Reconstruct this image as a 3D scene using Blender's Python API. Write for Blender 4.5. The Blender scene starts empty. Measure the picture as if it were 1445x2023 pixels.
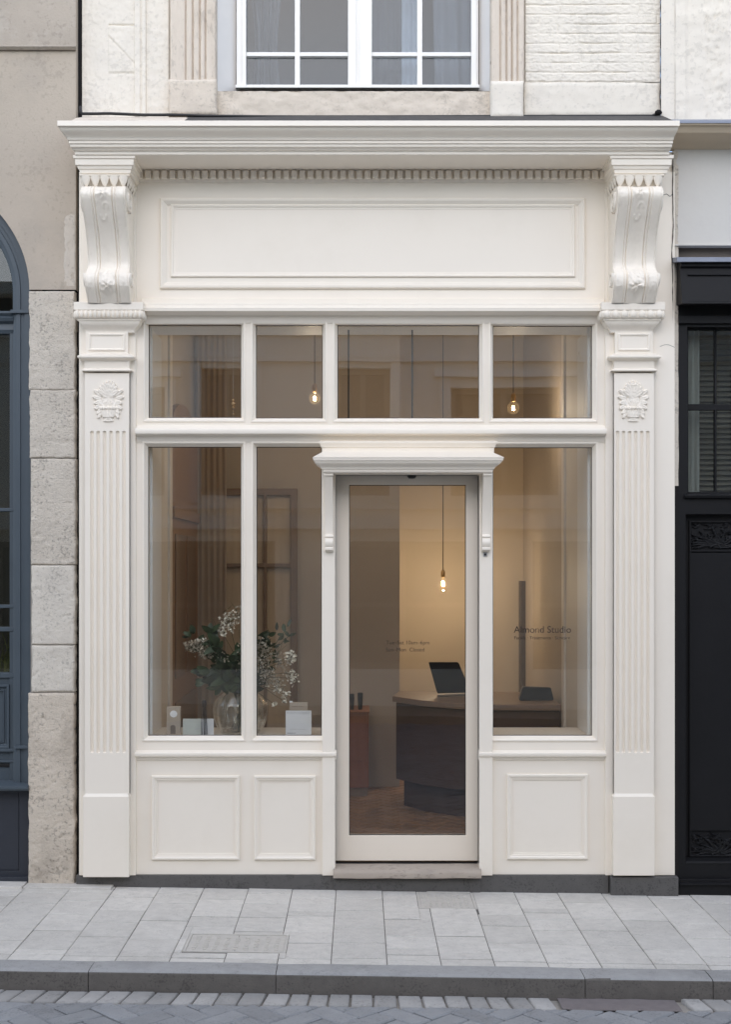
import bpy, bmesh, math, random
from mathutils import Vector, noise

# ------------------------------------------------------------------ camera, sky, sun, exposure
S = bpy.context.scene
COL = S.collection
FOC, DIST, CZ, VX, VY = 2562.0, 7.0, 1.75, 711.0, 1117.0     # focal length in photo pixels, metres to the facade, eye height, vanishing point
cam_data = bpy.data.cameras.new("camera")
cam = bpy.data.objects.new("camera", cam_data)
COL.objects.link(cam)
cam.location = (0, -DIST, CZ)
cam.rotation_euler = (math.radians(90), 0, 0)
cam_data.sensor_fit = 'VERTICAL'
cam_data.sensor_height = 36.0
cam_data.sensor_width = 36.0
cam_data.lens = FOC / 2023.0 * 36.0
cam_data.shift_x = (722.5 - VX) / 2023.0
cam_data.shift_y = (VY - 1011.5) / 2023.0
cam_data.clip_start = 0.05
cam_data.clip_end = 1000.0
S.camera = cam

SUN_EL, SUN_AZ = math.radians(36), math.radians(186)          # azimuth clockwise from +Y: over the houses across the street
world = bpy.data.worlds.new("World")
S.world = world
world.use_nodes = True
wn, wl = world.node_tree.nodes, world.node_tree.links
bg = wn['Background']
sky = wn.new('ShaderNodeTexSky')
sky.sky_type = 'NISHITA'
sky.sun_disc = False
sky.sun_elevation = SUN_EL
sky.sun_rotation = SUN_AZ
sky.air_density = 1.0
sky.dust_density = 1.0
sky.ozone_density = 1.5
hsv = wn.new('ShaderNodeHueSaturation')                        # thin cloud takes most of the blue out of the sky
hsv.inputs['Saturation'].default_value = 0.92
wl.new(sky.outputs[0], hsv.inputs['Color'])
wl.new(hsv.outputs[0], bg.inputs['Color'])
bg.inputs['Strength'].default_value = 0.15

sun_data = bpy.data.lights.new("sun", 'SUN')
sun_data.energy = 1.35
sun_data.angle = math.radians(155)
sun_data.color = (1.0, 0.985, 0.97)
sun = bpy.data.objects.new("sun", sun_data)
COL.objects.link(sun)
sd = Vector((math.sin(SUN_AZ) * math.cos(SUN_EL), math.cos(SUN_AZ) * math.cos(SUN_EL), math.sin(SUN_EL)))
sun.rotation_euler = sd.to_track_quat('Z', 'Y').to_euler()
sun.location = (0, -5, 20)

S.view_settings.view_transform = 'Standard'
S.view_settings.look = 'None'
S.view_settings.gamma = 1.0
S.view_settings.exposure = 0.72
S.render.engine = 'CYCLES'
S.cycles.use_denoising = True
S.cycles.max_bounces = 10
S.cycles.diffuse_bounces = 6
S.cycles.transparent_max_bounces = 24
S.cycles.sample_clamp_indirect = 6.0

rnd = random.Random(11)


def PX(px, y=0.0):
    return (px - VX) / FOC * (DIST + y)


def PZ(py, y=0.0):
    return CZ + (VY - py) / FOC * (DIST + y)


SLOPE = -0.0138


# ------------------------------------------------------------------ materials
def mat(name, col, rough=0.5, var=0.05, vscale=2.0, bump=0.0, bscale=40.0, spec=0.4, metal=0.0,
        stain=None, stain_amt=0.0, stain_scale=1.2, island=0.0, stretch=(1, 1, 1), coat=0.0, bdist=0.01, speck=None):
    m = bpy.data.materials.new(name)
    m.use_nodes = True
    n, l = m.node_tree.nodes, m.node_tree.links
    b = n['Principled BSDF']
    b.inputs['Roughness'].default_value = rough
    b.inputs['Metallic'].default_value = metal
    b.inputs['Specular IOR Level'].default_value = spec
    b.inputs['Coat Weight'].default_value = coat
    tc = n.new('ShaderNodeTexCoord')
    mp = n.new('ShaderNodeMapping')
    mp.inputs['Scale'].default_value = stretch
    l.new(tc.outputs['Object'], mp.inputs['Vector'])
    nz = n.new('ShaderNodeTexNoise')
    nz.inputs['Scale'].default_value = vscale
    nz.inputs['Detail'].default_value = 8
    nz.inputs['Roughness'].default_value = 0.62
    l.new(mp.outputs[0], nz.inputs['Vector'])
    mx = n.new('ShaderNodeMix')
    mx.data_type = 'RGBA'
    mx.inputs[6].default_value = [max(0, c * (1 - var * 2)) for c in col] + [1]
    mx.inputs[7].default_value = [min(1, c * (1 + var * 2)) for c in col] + [1]
    l.new(nz.outputs['Fac'], mx.inputs[0])
    out = mx.outputs[2]
    if stain is not None:
        ns = n.new('ShaderNodeTexNoise')
        ns.inputs['Scale'].default_value = stain_scale
        ns.inputs['Detail'].default_value = 10
        ns.inputs['Roughness'].default_value = 0.7
        l.new(mp.outputs[0], ns.inputs['Vector'])
        rp = n.new('ShaderNodeMapRange')
        rp.inputs[1].default_value = 0.5
        rp.inputs[2].default_value = 0.72
        rp.inputs[3].default_value = 0.0
        rp.inputs[4].default_value = stain_amt
        l.new(ns.outputs['Fac'], rp.inputs[0])
        m2 = n.new('ShaderNodeMix')
        m2.data_type = 'RGBA'
        m2.inputs[7].default_value = list(stain) + [1]
        l.new(rp.outputs[0], m2.inputs[0])
        l.new(out, m2.inputs[6])
        out = m2.outputs[2]
    if speck:
        # grains and pits: small specks of darker material
        nk = n.new('ShaderNodeTexNoise')
        nk.inputs['Scale'].default_value = speck[0]
        nk.inputs['Detail'].default_value = 3
        nk.inputs['Roughness'].default_value = 0.6
        l.new(mp.outputs[0], nk.inputs['Vector'])
        rk = n.new('ShaderNodeMapRange')
        rk.inputs[1].default_value = 0.56
        rk.inputs[2].default_value = 0.68
        rk.inputs[3].default_value = 1.0
        rk.inputs[4].default_value = 1.0 - speck[1]
        nl = n.new('ShaderNodeTexNoise')
        nl.inputs['Scale'].default_value = speck[0] * 0.12
        nl.inputs['Detail'].default_value = 3
        l.new(mp.outputs[0], nl.inputs['Vector'])
        ml = n.new('ShaderNodeMath')
        ml.operation = 'MULTIPLY_ADD'
        ml.inputs[1].default_value = 0.55
        l.new(nl.outputs['Fac'], ml.inputs[0])
        l.new(nk.outputs['Fac'], ml.inputs[2])
        sb = n.new('ShaderNodeMath')
        sb.operation = 'SUBTRACT'
        sb.inputs[1].default_value = 0.275
        l.new(ml.outputs[0], sb.inputs[0])
        l.new(sb.outputs[0], rk.inputs[0])
        hk = n.new('ShaderNodeHueSaturation')
        l.new(rk.outputs[0], hk.inputs['Value'])
        l.new(out, hk.inputs['Color'])
        out = hk.outputs[0]
    if island > 0:
        g = n.new('ShaderNodeNewGeometry')
        mr = n.new('ShaderNodeMapRange')
        mr.inputs[3].default_value = 1 - island
        mr.inputs[4].default_value = 1 + island
        l.new(g.outputs['Random Per Island'], mr.inputs[0])
        h = n.new('ShaderNodeHueSaturation')
        l.new(mr.outputs[0], h.inputs['Value'])
        l.new(out, h.inputs['Color'])
        out = h.outputs[0]
    l.new(out, b.inputs['Base Color'])
    if bump > 0:
        nb = n.new('ShaderNodeTexNoise')
        nb.inputs['Scale'].default_value = bscale
        nb.inputs['Detail'].default_value = 6
        nb.inputs['Roughness'].default_value = 0.6
        l.new(mp.outputs[0], nb.inputs['Vector'])
        bp = n.new('ShaderNodeBump')
        bp.inputs['Strength'].default_value = bump
        bp.inputs['Distance'].default_value = bdist
        l.new(nb.outputs['Fac'], bp.inputs['Height'])
        l.new(bp.outputs[0], b.inputs['Normal'])
    return m


def glass_mat(name, tint=(0.93, 0.95, 0.94), ior=1.5, gain=1.0, bump=0.0, rough=0.0):
    """Thin window glass: straight transmission with a Fresnel mirror."""
    m = bpy.data.materials.new(name)
    m.use_nodes = True
    n, l = m.node_tree.nodes, m.node_tree.links
    n.remove(n['Principled BSDF'])
    t = n.new('ShaderNodeBsdfTransparent')
    t.inputs[0].default_value = list(tint) + [1]
    g = n.new('ShaderNodeBsdfGlossy')
    g.inputs['Roughness'].default_value = rough
    g.inputs['Color'].default_value = (1, 1, 1, 1)
    f = n.new('ShaderNodeFresnel')
    f.inputs['IOR'].default_value = ior
    ge = n.new('ShaderNodeNewGeometry')          # the pane is not refracted, so both faces use the outside index
    im = n.new('ShaderNodeMapRange')
    im.inputs[3].default_value = ior
    im.inputs[4].default_value = 1.0 / ior
    l.new(ge.outputs['Backfacing'], im.inputs[0])
    l.new(im.outputs[0], f.inputs['IOR'])
    mul = n.new('ShaderNodeMath')
    mul.operation = 'MULTIPLY'
    mul.use_clamp = True
    mul.inputs[1].default_value = gain
    l.new(f.outputs[0], mul.inputs[0])
    x = n.new('ShaderNodeMixShader')
    l.new(mul.outputs[0], x.inputs[0])
    l.new(t.outputs[0], x.inputs[1])
    l.new(g.outputs[0], x.inputs[2])
    l.new(x.outputs[0], n['Material Output'].inputs['Surface'])
    if bump > 0:
        tc = n.new('ShaderNodeTexCoord')
        nb = n.new('ShaderNodeTexNoise')
        nb.inputs['Scale'].default_value = 2.2
        nb.inputs['Detail'].default_value = 1.5
        l.new(tc.outputs['Object'], nb.inputs['Vector'])
        bp = n.new('ShaderNodeBump')
        bp.inputs['Strength'].default_value = bump
        bp.inputs['Distance'].default_value = 0.01
        l.new(nb.outputs['Fac'], bp.inputs['Height'])
        l.new(bp.outputs[0], g.inputs['Normal'])
    return m


def emit_mat(name, col, strength):
    m = bpy.data.materials.new(name)
    m.use_nodes = True
    n, l = m.node_tree.nodes, m.node_tree.links
    n.remove(n['Principled BSDF'])
    e = n.new('ShaderNodeEmission')
    e.inputs[0].default_value = list(col) + [1]
    e.inputs[1].default_value = strength
    l.new(e.outputs[0], n['Material Output'].inputs['Surface'])
    return m


def cloth_mat(name, col, trans=0.4):
    m = bpy.data.materials.new(name)
    m.use_nodes = True
    n, l = m.node_tree.nodes, m.node_tree.links
    n.remove(n['Principled BSDF'])
    d = n.new('ShaderNodeBsdfDiffuse')
    d.inputs[0].default_value = list(col) + [1]
    t = n.new('ShaderNodeBsdfTranslucent')
    t.inputs[0].default_value = list(col) + [1]
    x = n.new('ShaderNodeMixShader')
    x.inputs[0].default_value = trans
    l.new(d.outputs[0], x.inputs[1])
    l.new(t.outputs[0], x.inputs[2])
    l.new(x.outputs[0], n['Material Output'].inputs['Surface'])
    return m


def wood_mat(name, c0, c1, rough=0.45, scale=(14, 14, 1.2), island=0.0):
    m = mat(name, c0, rough=rough, var=0.0, island=0.0)
    n, l = m.node_tree.nodes, m.node_tree.links
    mx = [k for k in n if k.type == 'MIX'][0]
    mx.inputs[6].default_value = list(c0) + [1]
    mx.inputs[7].default_value = list(c1) + [1]
    [k for k in n if k.type == 'MAPPING'][0].inputs['Scale'].default_value = scale
    if island > 0:
        b = n['Principled BSDF']
        g = n.new('ShaderNodeNewGeometry')
        mr = n.new('ShaderNodeMapRange')
        mr.inputs[3].default_value = 1 - island
        mr.inputs[4].default_value = 1 + island
        l.new(g.outputs['Random Per Island'], mr.inputs[0])
        h = n.new('ShaderNodeHueSaturation')
        l.new(mr.outputs[0], h.inputs['Value'])
        l.new(mx.outputs[2], h.inputs['Color'])
        l.new(h.outputs[0], b.inputs['Base Color'])
    return m


M = {}
M['cream'] = mat('cream_paint', (0.86, 0.79, 0.685), rough=0.42, var=0.012, vscale=1.4, bump=0.03, bscale=60, bdist=0.003, stain=(0.72, 0.645, 0.53), stain_amt=0.22, stain_scale=2.2)
M['cream_carved'] = mat('cream_carved_paint', (0.86, 0.79, 0.685), rough=0.45, var=0.03, vscale=14, bump=0.10, bscale=60, bdist=0.004, stain=(0.66, 0.59, 0.49), stain_amt=0.35, stain_scale=16)
M['door_paint'] = mat('door_paint', (0.82, 0.735, 0.62), rough=0.4, var=0.012, vscale=1.6, bump=0.03, bscale=60, bdist=0.003)
M['glass'] = glass_mat('shop_glass', tint=(0.95, 0.955, 0.945), ior=1.52, gain=1.4, bump=0.02)
M['glass_transom'] = glass_mat('transom_glass', tint=(0.95, 0.955, 0.945), ior=1.52, gain=3.0, bump=0.03)
M['glass_upper'] = glass_mat('upper_window_glass', tint=(0.86, 0.89, 0.91), ior=1.52, gain=0.8, bump=0.03)
M['glass_dark'] = glass_mat('old_glass', tint=(0.80, 0.82, 0.80), ior=1.5, gain=1.0, bump=0.03)
M['vase_glass'] = glass_mat('vase_glass', tint=(0.95, 0.96, 0.95), ior=1.45, gain=2.6)
M['bulb_glass'] = glass_mat('bulb_glass', tint=(1.0, 0.93, 0.82), ior=1.45, gain=1.0)
bgm = M['bulb_glass'].node_tree                     # a lit bulb's glass glows a little of its own lamp light
tl = bgm.nodes.new('ShaderNodeBsdfTranslucent')
tl.inputs[0].default_value = (1.0, 0.80, 0.55, 1)
mxb = bgm.nodes.new('ShaderNodeMixShader')
mxb.inputs[0].default_value = 0.0025
src = bgm.nodes['Material Output'].inputs['Surface'].links[0].from_socket
bgm.links.new(src, mxb.inputs[1])
bgm.links.new(tl.outputs[0], mxb.inputs[2])
bgm.links.new(mxb.outputs[0], bgm.nodes['Material Output'].inputs['Surface'])
M['gasket'] = mat('gasket_rubber', (0.03, 0.028, 0.026), rough=0.7)
M['plinth'] = mat('plinth_stone', (0.105, 0.10, 0.095), rough=0.85, var=0.10, vscale=25, bump=0.35, bscale=160, bdist=0.004, speck=(120, 0.35))
M['step'] = mat('worn_step_stone', (0.40, 0.34, 0.28), rough=0.8, var=0.10, vscale=6, bump=0.3, bscale=60, bdist=0.006, stain=(0.16, 0.145, 0.13), stain_amt=0.6, stain_scale=5, stretch=(0.5, 1, 1.4), speck=(60, 0.25))
M['pave'] = mat('paving_slab', (0.58, 0.55, 0.50), rough=0.85, var=0.10, vscale=22, bump=0.6, bscale=60, bdist=0.005, stain=(0.38, 0.355, 0.315), stain_amt=0.35, stain_scale=2.6, island=0.07, speck=(95, 0.14))
M['unseen_bounce_pave'] = mat('warm_bounce_paving', (0.50, 0.40, 0.29), rough=0.85, var=0.08, vscale=6)  # out-of-view pavement, warm colour invented to bounce light onto the facade
M['pave_joint'] = mat('dark_joint_grit', (0.13, 0.122, 0.112), rough=0.95, var=0.25, vscale=30)
M['joint'] = mat('joint_sand', (0.33, 0.305, 0.27), rough=0.95, var=0.15, vscale=20, bump=0.3, bscale=200)
M['kerb'] = mat('kerb_granite', (0.335, 0.33, 0.32), rough=0.75, var=0.10, vscale=30, bump=0.3, bscale=140, bdist=0.004, stain=(0.17, 0.165, 0.16), stain_amt=0.4, stain_scale=2.5, speck=(120, 0.2))
M['kerb_face'] = mat('grimy_shaded_kerb_face', (0.135, 0.122, 0.108), rough=0.85, var=0.15, vscale=18, bump=0.4, bscale=110, bdist=0.005, stain=(0.09, 0.08, 0.07), stain_amt=0.5, stain_scale=3.5, speck=(90, 0.3))  # vertical front: grime, with its shade also put into the darker colour
M['gutter'] = mat('gutter_sett', (0.36, 0.345, 0.325), rough=0.8, var=0.10, vscale=14, bump=0.35, bscale=90, bdist=0.004, island=0.16, speck=(70, 0.2))
M['patch'] = mat('asphalt_patch', (0.19, 0.165, 0.16), rough=0.85, var=0.12, vscale=20, bump=0.4, bscale=120, bdist=0.004)
M['road'] = mat('road_sett', (0.27, 0.272, 0.275), rough=0.7, var=0.10, vscale=10, bump=0.35, bscale=80, bdist=0.004, island=0.10, stain=(0.18, 0.18, 0.18), stain_amt=0.5, stain_scale=2, speck=(90, 0.2))
M['cover'] = mat('cover_metal', (0.52, 0.49, 0.44), rough=0.7, var=0.1, vscale=20, bump=0.2, bscale=80)
M['stone'] = mat('limestone', (0.61, 0.55, 0.465), rough=0.9, var=0.07, vscale=5, bump=0.9, bscale=110, bdist=0.008, stain=(0.36, 0.315, 0.265), stain_amt=0.5, stain_scale=3.0, speck=(62, 0.36))
M['stone_pale'] = mat('pale_limestone', (0.64, 0.59, 0.51), rough=0.9, var=0.05, vscale=6, bump=0.6, bscale=120, bdist=0.006, stain=(0.42, 0.385, 0.345), stain_amt=0.4, stain_scale=4.0, speck=(70, 0.28))
M['stone_low'] = mat('limestone_base', (0.61, 0.535, 0.44), rough=0.9, var=0.08, vscale=5, bump=0.8, bscale=100, bdist=0.008, stain=(0.27, 0.225, 0.18), stain_amt=0.65, stain_scale=3.4, speck=(48, 0.36))
M['render'] = mat('lime_render', (0.47, 0.405, 0.33), rough=0.9, var=0.075, vscale=1.7, bump=0.5, bscale=90, bdist=0.005, stain=(0.33, 0.295, 0.26), stain_amt=0.55, stain_scale=1.8, speck=(40, 0.12))
M['render_stained'] = mat('stained_render', (0.42, 0.365, 0.305), rough=0.9, var=0.13, vscale=3.0, bump=0.5, bscale=90, bdist=0.005, stain=(0.56, 0.51, 0.45), stain_amt=0.8, stain_scale=2.4, speck=(40, 0.15))
M['lime_patch'] = mat('pale_lime_patch', (0.56, 0.50, 0.425), rough=0.9, var=0.06, vscale=8, bump=0.5, bscale=90, bdist=0.005, speck=(50, 0.2))
M['blue'] = mat('blue_grey_paint', (0.064, 0.083, 0.100), rough=0.45, var=0.08, vscale=5, bump=0.12, bscale=70, bdist=0.004)
M['blue_dark'] = mat('dark_blue_grey_paint', (0.030, 0.034, 0.044), rough=0.5, var=0.08, vscale=5, bump=0.1, bscale=70)
M['black'] = mat('black_paint', (0.008, 0.008, 0.009), rough=0.55, var=0.12, vscale=5, bump=0.08, bscale=60, spec=0.22)
M['lead'] = mat('lead_sheet', (0.22, 0.24, 0.29), rough=0.55, var=0.12, vscale=12, bump=0.3, bscale=30)
M['flash'] = mat('dark_flashing', (0.060, 0.057, 0.055), rough=0.7, var=0.2, vscale=14, bump=0.3, bscale=50)
M['wall_white'] = mat('white_limewash', (0.76, 0.70, 0.61), rough=0.85, var=0.035, vscale=6, bump=0.25, bscale=45, bdist=0.005, stain=(0.60, 0.565, 0.52), stain_amt=0.35, stain_scale=5, speck=(45, 0.12))
M['wall_beige'] = mat('beige_stucco', (0.66, 0.58, 0.485), rough=0.9, var=0.05, vscale=8, bump=0.5, bscale=45, bdist=0.006, stain=(0.47, 0.41, 0.35), stain_amt=0.45, stain_scale=6, speck=(60, 0.18))
M['pil_beige'] = mat('sandstone', (0.66, 0.58, 0.49), rough=0.9, var=0.06, vscale=10, bump=0.45, bscale=60, bdist=0.006, stain=(0.48, 0.40, 0.32), stain_amt=0.45, stain_scale=7, stretch=(1, 1, 0.35), speck=(60, 0.18))
M['grey_wall'] = mat('pale_grey_plaster', (0.62, 0.60, 0.56), rough=0.85, var=0.025, vscale=4, bump=0.12, bscale=40, stain=(0.50, 0.47, 0.45), stain_amt=0.3, stain_scale=4)
M['tan'] = mat('tan_paint', (0.56, 0.465, 0.345), rough=0.6, var=0.05, vscale=5, bump=0.12, bscale=50)
M['white_win'] = mat('white_window_paint', (0.84, 0.82, 0.785), rough=0.3, var=0.01, vscale=4)
M['reveal_grey'] = mat('pale_reveal_paint', (0.72, 0.70, 0.68), rough=0.6, var=0.03, vscale=6, bump=0.08, bscale=40)
M['in_cream'] = mat('interior_cream', (0.70, 0.64, 0.56), rough=0.6, var=0.02)
M['in_light'] = mat('interior_light', (0.82, 0.81, 0.79), rough=0.55, var=0.02)
M['in_warm'] = mat('interior_warm_plaster', (0.60, 0.50, 0.38), rough=0.8, var=0.04, vscale=2.0, bump=0.1, bscale=12)
M['in_brown'] = mat('interior_brown_wall', (0.44, 0.375, 0.31), rough=0.7, var=0.06, vscale=1.5)
M['in_ceiling'] = mat('interior_ceiling', (0.62, 0.58, 0.52), rough=0.8)
M['in_grey'] = mat('upper_room_grey', (0.22, 0.225, 0.24), rough=0.8, var=0.06, vscale=1.5)
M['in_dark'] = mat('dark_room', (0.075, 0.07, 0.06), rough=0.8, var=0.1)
M['floor'] = wood_mat('herringbone_oak', (0.20, 0.115, 0.065), (0.30, 0.18, 0.10), rough=0.4, scale=(10, 10, 10), island=0.22)
M['oak'] = wood_mat('oak_door', (0.21, 0.115, 0.06), (0.30, 0.175, 0.10), rough=0.45)
M['oak_dark'] = wood_mat('brown_glazing_bar', (0.17, 0.115, 0.08), (0.23, 0.16, 0.11), rough=0.5)
M['redwood'] = wood_mat('reddish_cabinet', (0.20, 0.075, 0.040), (0.30, 0.125, 0.066), rough=0.45)
M['counter'] = mat('counter_front', (0.072, 0.040, 0.027), spec=0.15, rough=0.7, var=0.12, vscale=3)
M['board'] = mat('dark_board', (0.10, 0.078, 0.06), rough=0.6)
M['counter_top'] = wood_mat('counter_top', (0.17, 0.105, 0.07), (0.25, 0.165, 0.11), rough=0.35, scale=(3, 14, 14))
M['screen'] = mat('laptop_shell', (0.008, 0.009, 0.011), rough=0.4, var=0.35, vscale=20, spec=0.2)
M['laptop_base'] = mat('laptop_base', (0.22, 0.17, 0.13), rough=0.4)
M['bottle'] = mat('dark_bottle', (0.018, 0.015, 0.016), rough=0.25)
M['curtain_taupe'] = cloth_mat('taupe_curtain', (0.40, 0.325, 0.255), 0.2)
M['sheer'] = cloth_mat('sheer_curtain', (0.27, 0.275, 0.285), 0.45)
M['sheer_bright'] = cloth_mat('white_curtain', (0.62, 0.66, 0.72), 0.35)
M['pane_tan'] = mat('obscured_pane', (0.46, 0.36, 0.25), rough=0.35, var=0.12, vscale=3, stretch=(6, 6, 0.5))
M['brass'] = mat('brass', (0.55, 0.36, 0.16), rough=0.3, metal=1.0, var=0.03)
M['cord'] = mat('black_cord', (0.03, 0.022, 0.018), rough=0.6)
M['rod'] = mat('black_rod', (0.012, 0.012, 0.013), rough=0.4)
M['filament'] = emit_mat('filament', (1.0, 0.66, 0.34), 60.0)
M['leaf'] = mat('dark_leaf', (0.034, 0.052, 0.022), rough=0.45, var=0.25, vscale=12, island=0.45)
M['stem'] = mat('stem', (0.07, 0.075, 0.035), rough=0.6)
M['twig'] = mat('twig', (0.06, 0.04, 0.028), rough=0.7)
M['blossom'] = mat('cream_blossom', (0.74, 0.70, 0.60), rough=0.7, var=0.05, island=0.12)
M['blossom_dull'] = mat('dull_blossom', (0.42, 0.37, 0.29), rough=0.7, var=0.08, island=0.3)
M['kraft'] = mat('kraft_card', (0.44, 0.37, 0.30), rough=0.8, var=0.04, vscale=30)
M['card'] = mat('white_card', (0.76, 0.77, 0.79), rough=0.6, var=0.01)
M['card_green'] = mat('pale_grey_card', (0.56, 0.59, 0.55), rough=0.6, var=0.02)
M['reed'] = mat('dark_reed', (0.022, 0.015, 0.016), rough=0.6)
M['ink'] = mat('ink', (0.028, 0.022, 0.022), rough=0.7)
M['ink_grey'] = mat('grey_ink', (0.50, 0.50, 0.52), rough=0.7)
M['ink_brown'] = mat('brown_ink', (0.20, 0.16, 0.13), rough=0.7)
M['sticker'] = mat('white_sticker', (0.80, 0.80, 0.81), rough=0.6, var=0.05, vscale=40)
M['steel'] = mat('steel', (0.55, 0.55, 0.56), rough=0.35, metal=1.0)
M['bead'] = mat('gold_bead', (0.80, 0.62, 0.40), rough=0.15, metal=1.0)
M['blind'] = mat('blind_slat', (0.17, 0.155, 0.135), rough=0.5, var=0.06, vscale=6)
M['curtain_pale'] = cloth_mat('pale_side_curtain', (0.55, 0.56, 0.55), 0.3)
M['grass'] = mat('spiky_leaf', (0.16, 0.17, 0.05), rough=0.5, island=0.3)
M['opp_wall'] = mat('facing_wall', (0.86, 0.76, 0.64), rough=0.85, var=0.05, vscale=1.2)
M['opp_trim'] = mat('facing_trim', (0.88, 0.79, 0.68), rough=0.7)
M['opp_dark'] = mat('facing_dark', (0.10, 0.085, 0.075), rough=0.5)
M['opp_brown'] = mat('facing_brown', (0.24, 0.19, 0.15), rough=0.5)
M['brown_recess'] = mat('shaded_brown_recess', (0.17, 0.145, 0.125), rough=0.9, var=0.12, vscale=8)  # brown shadow under the wall lip, put into the colour
M['crack'] = mat('dark_gap', (0.012, 0.010, 0.010), rough=0.95)


# ------------------------------------------------------------------ mesh helpers
OFF = {}


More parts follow.
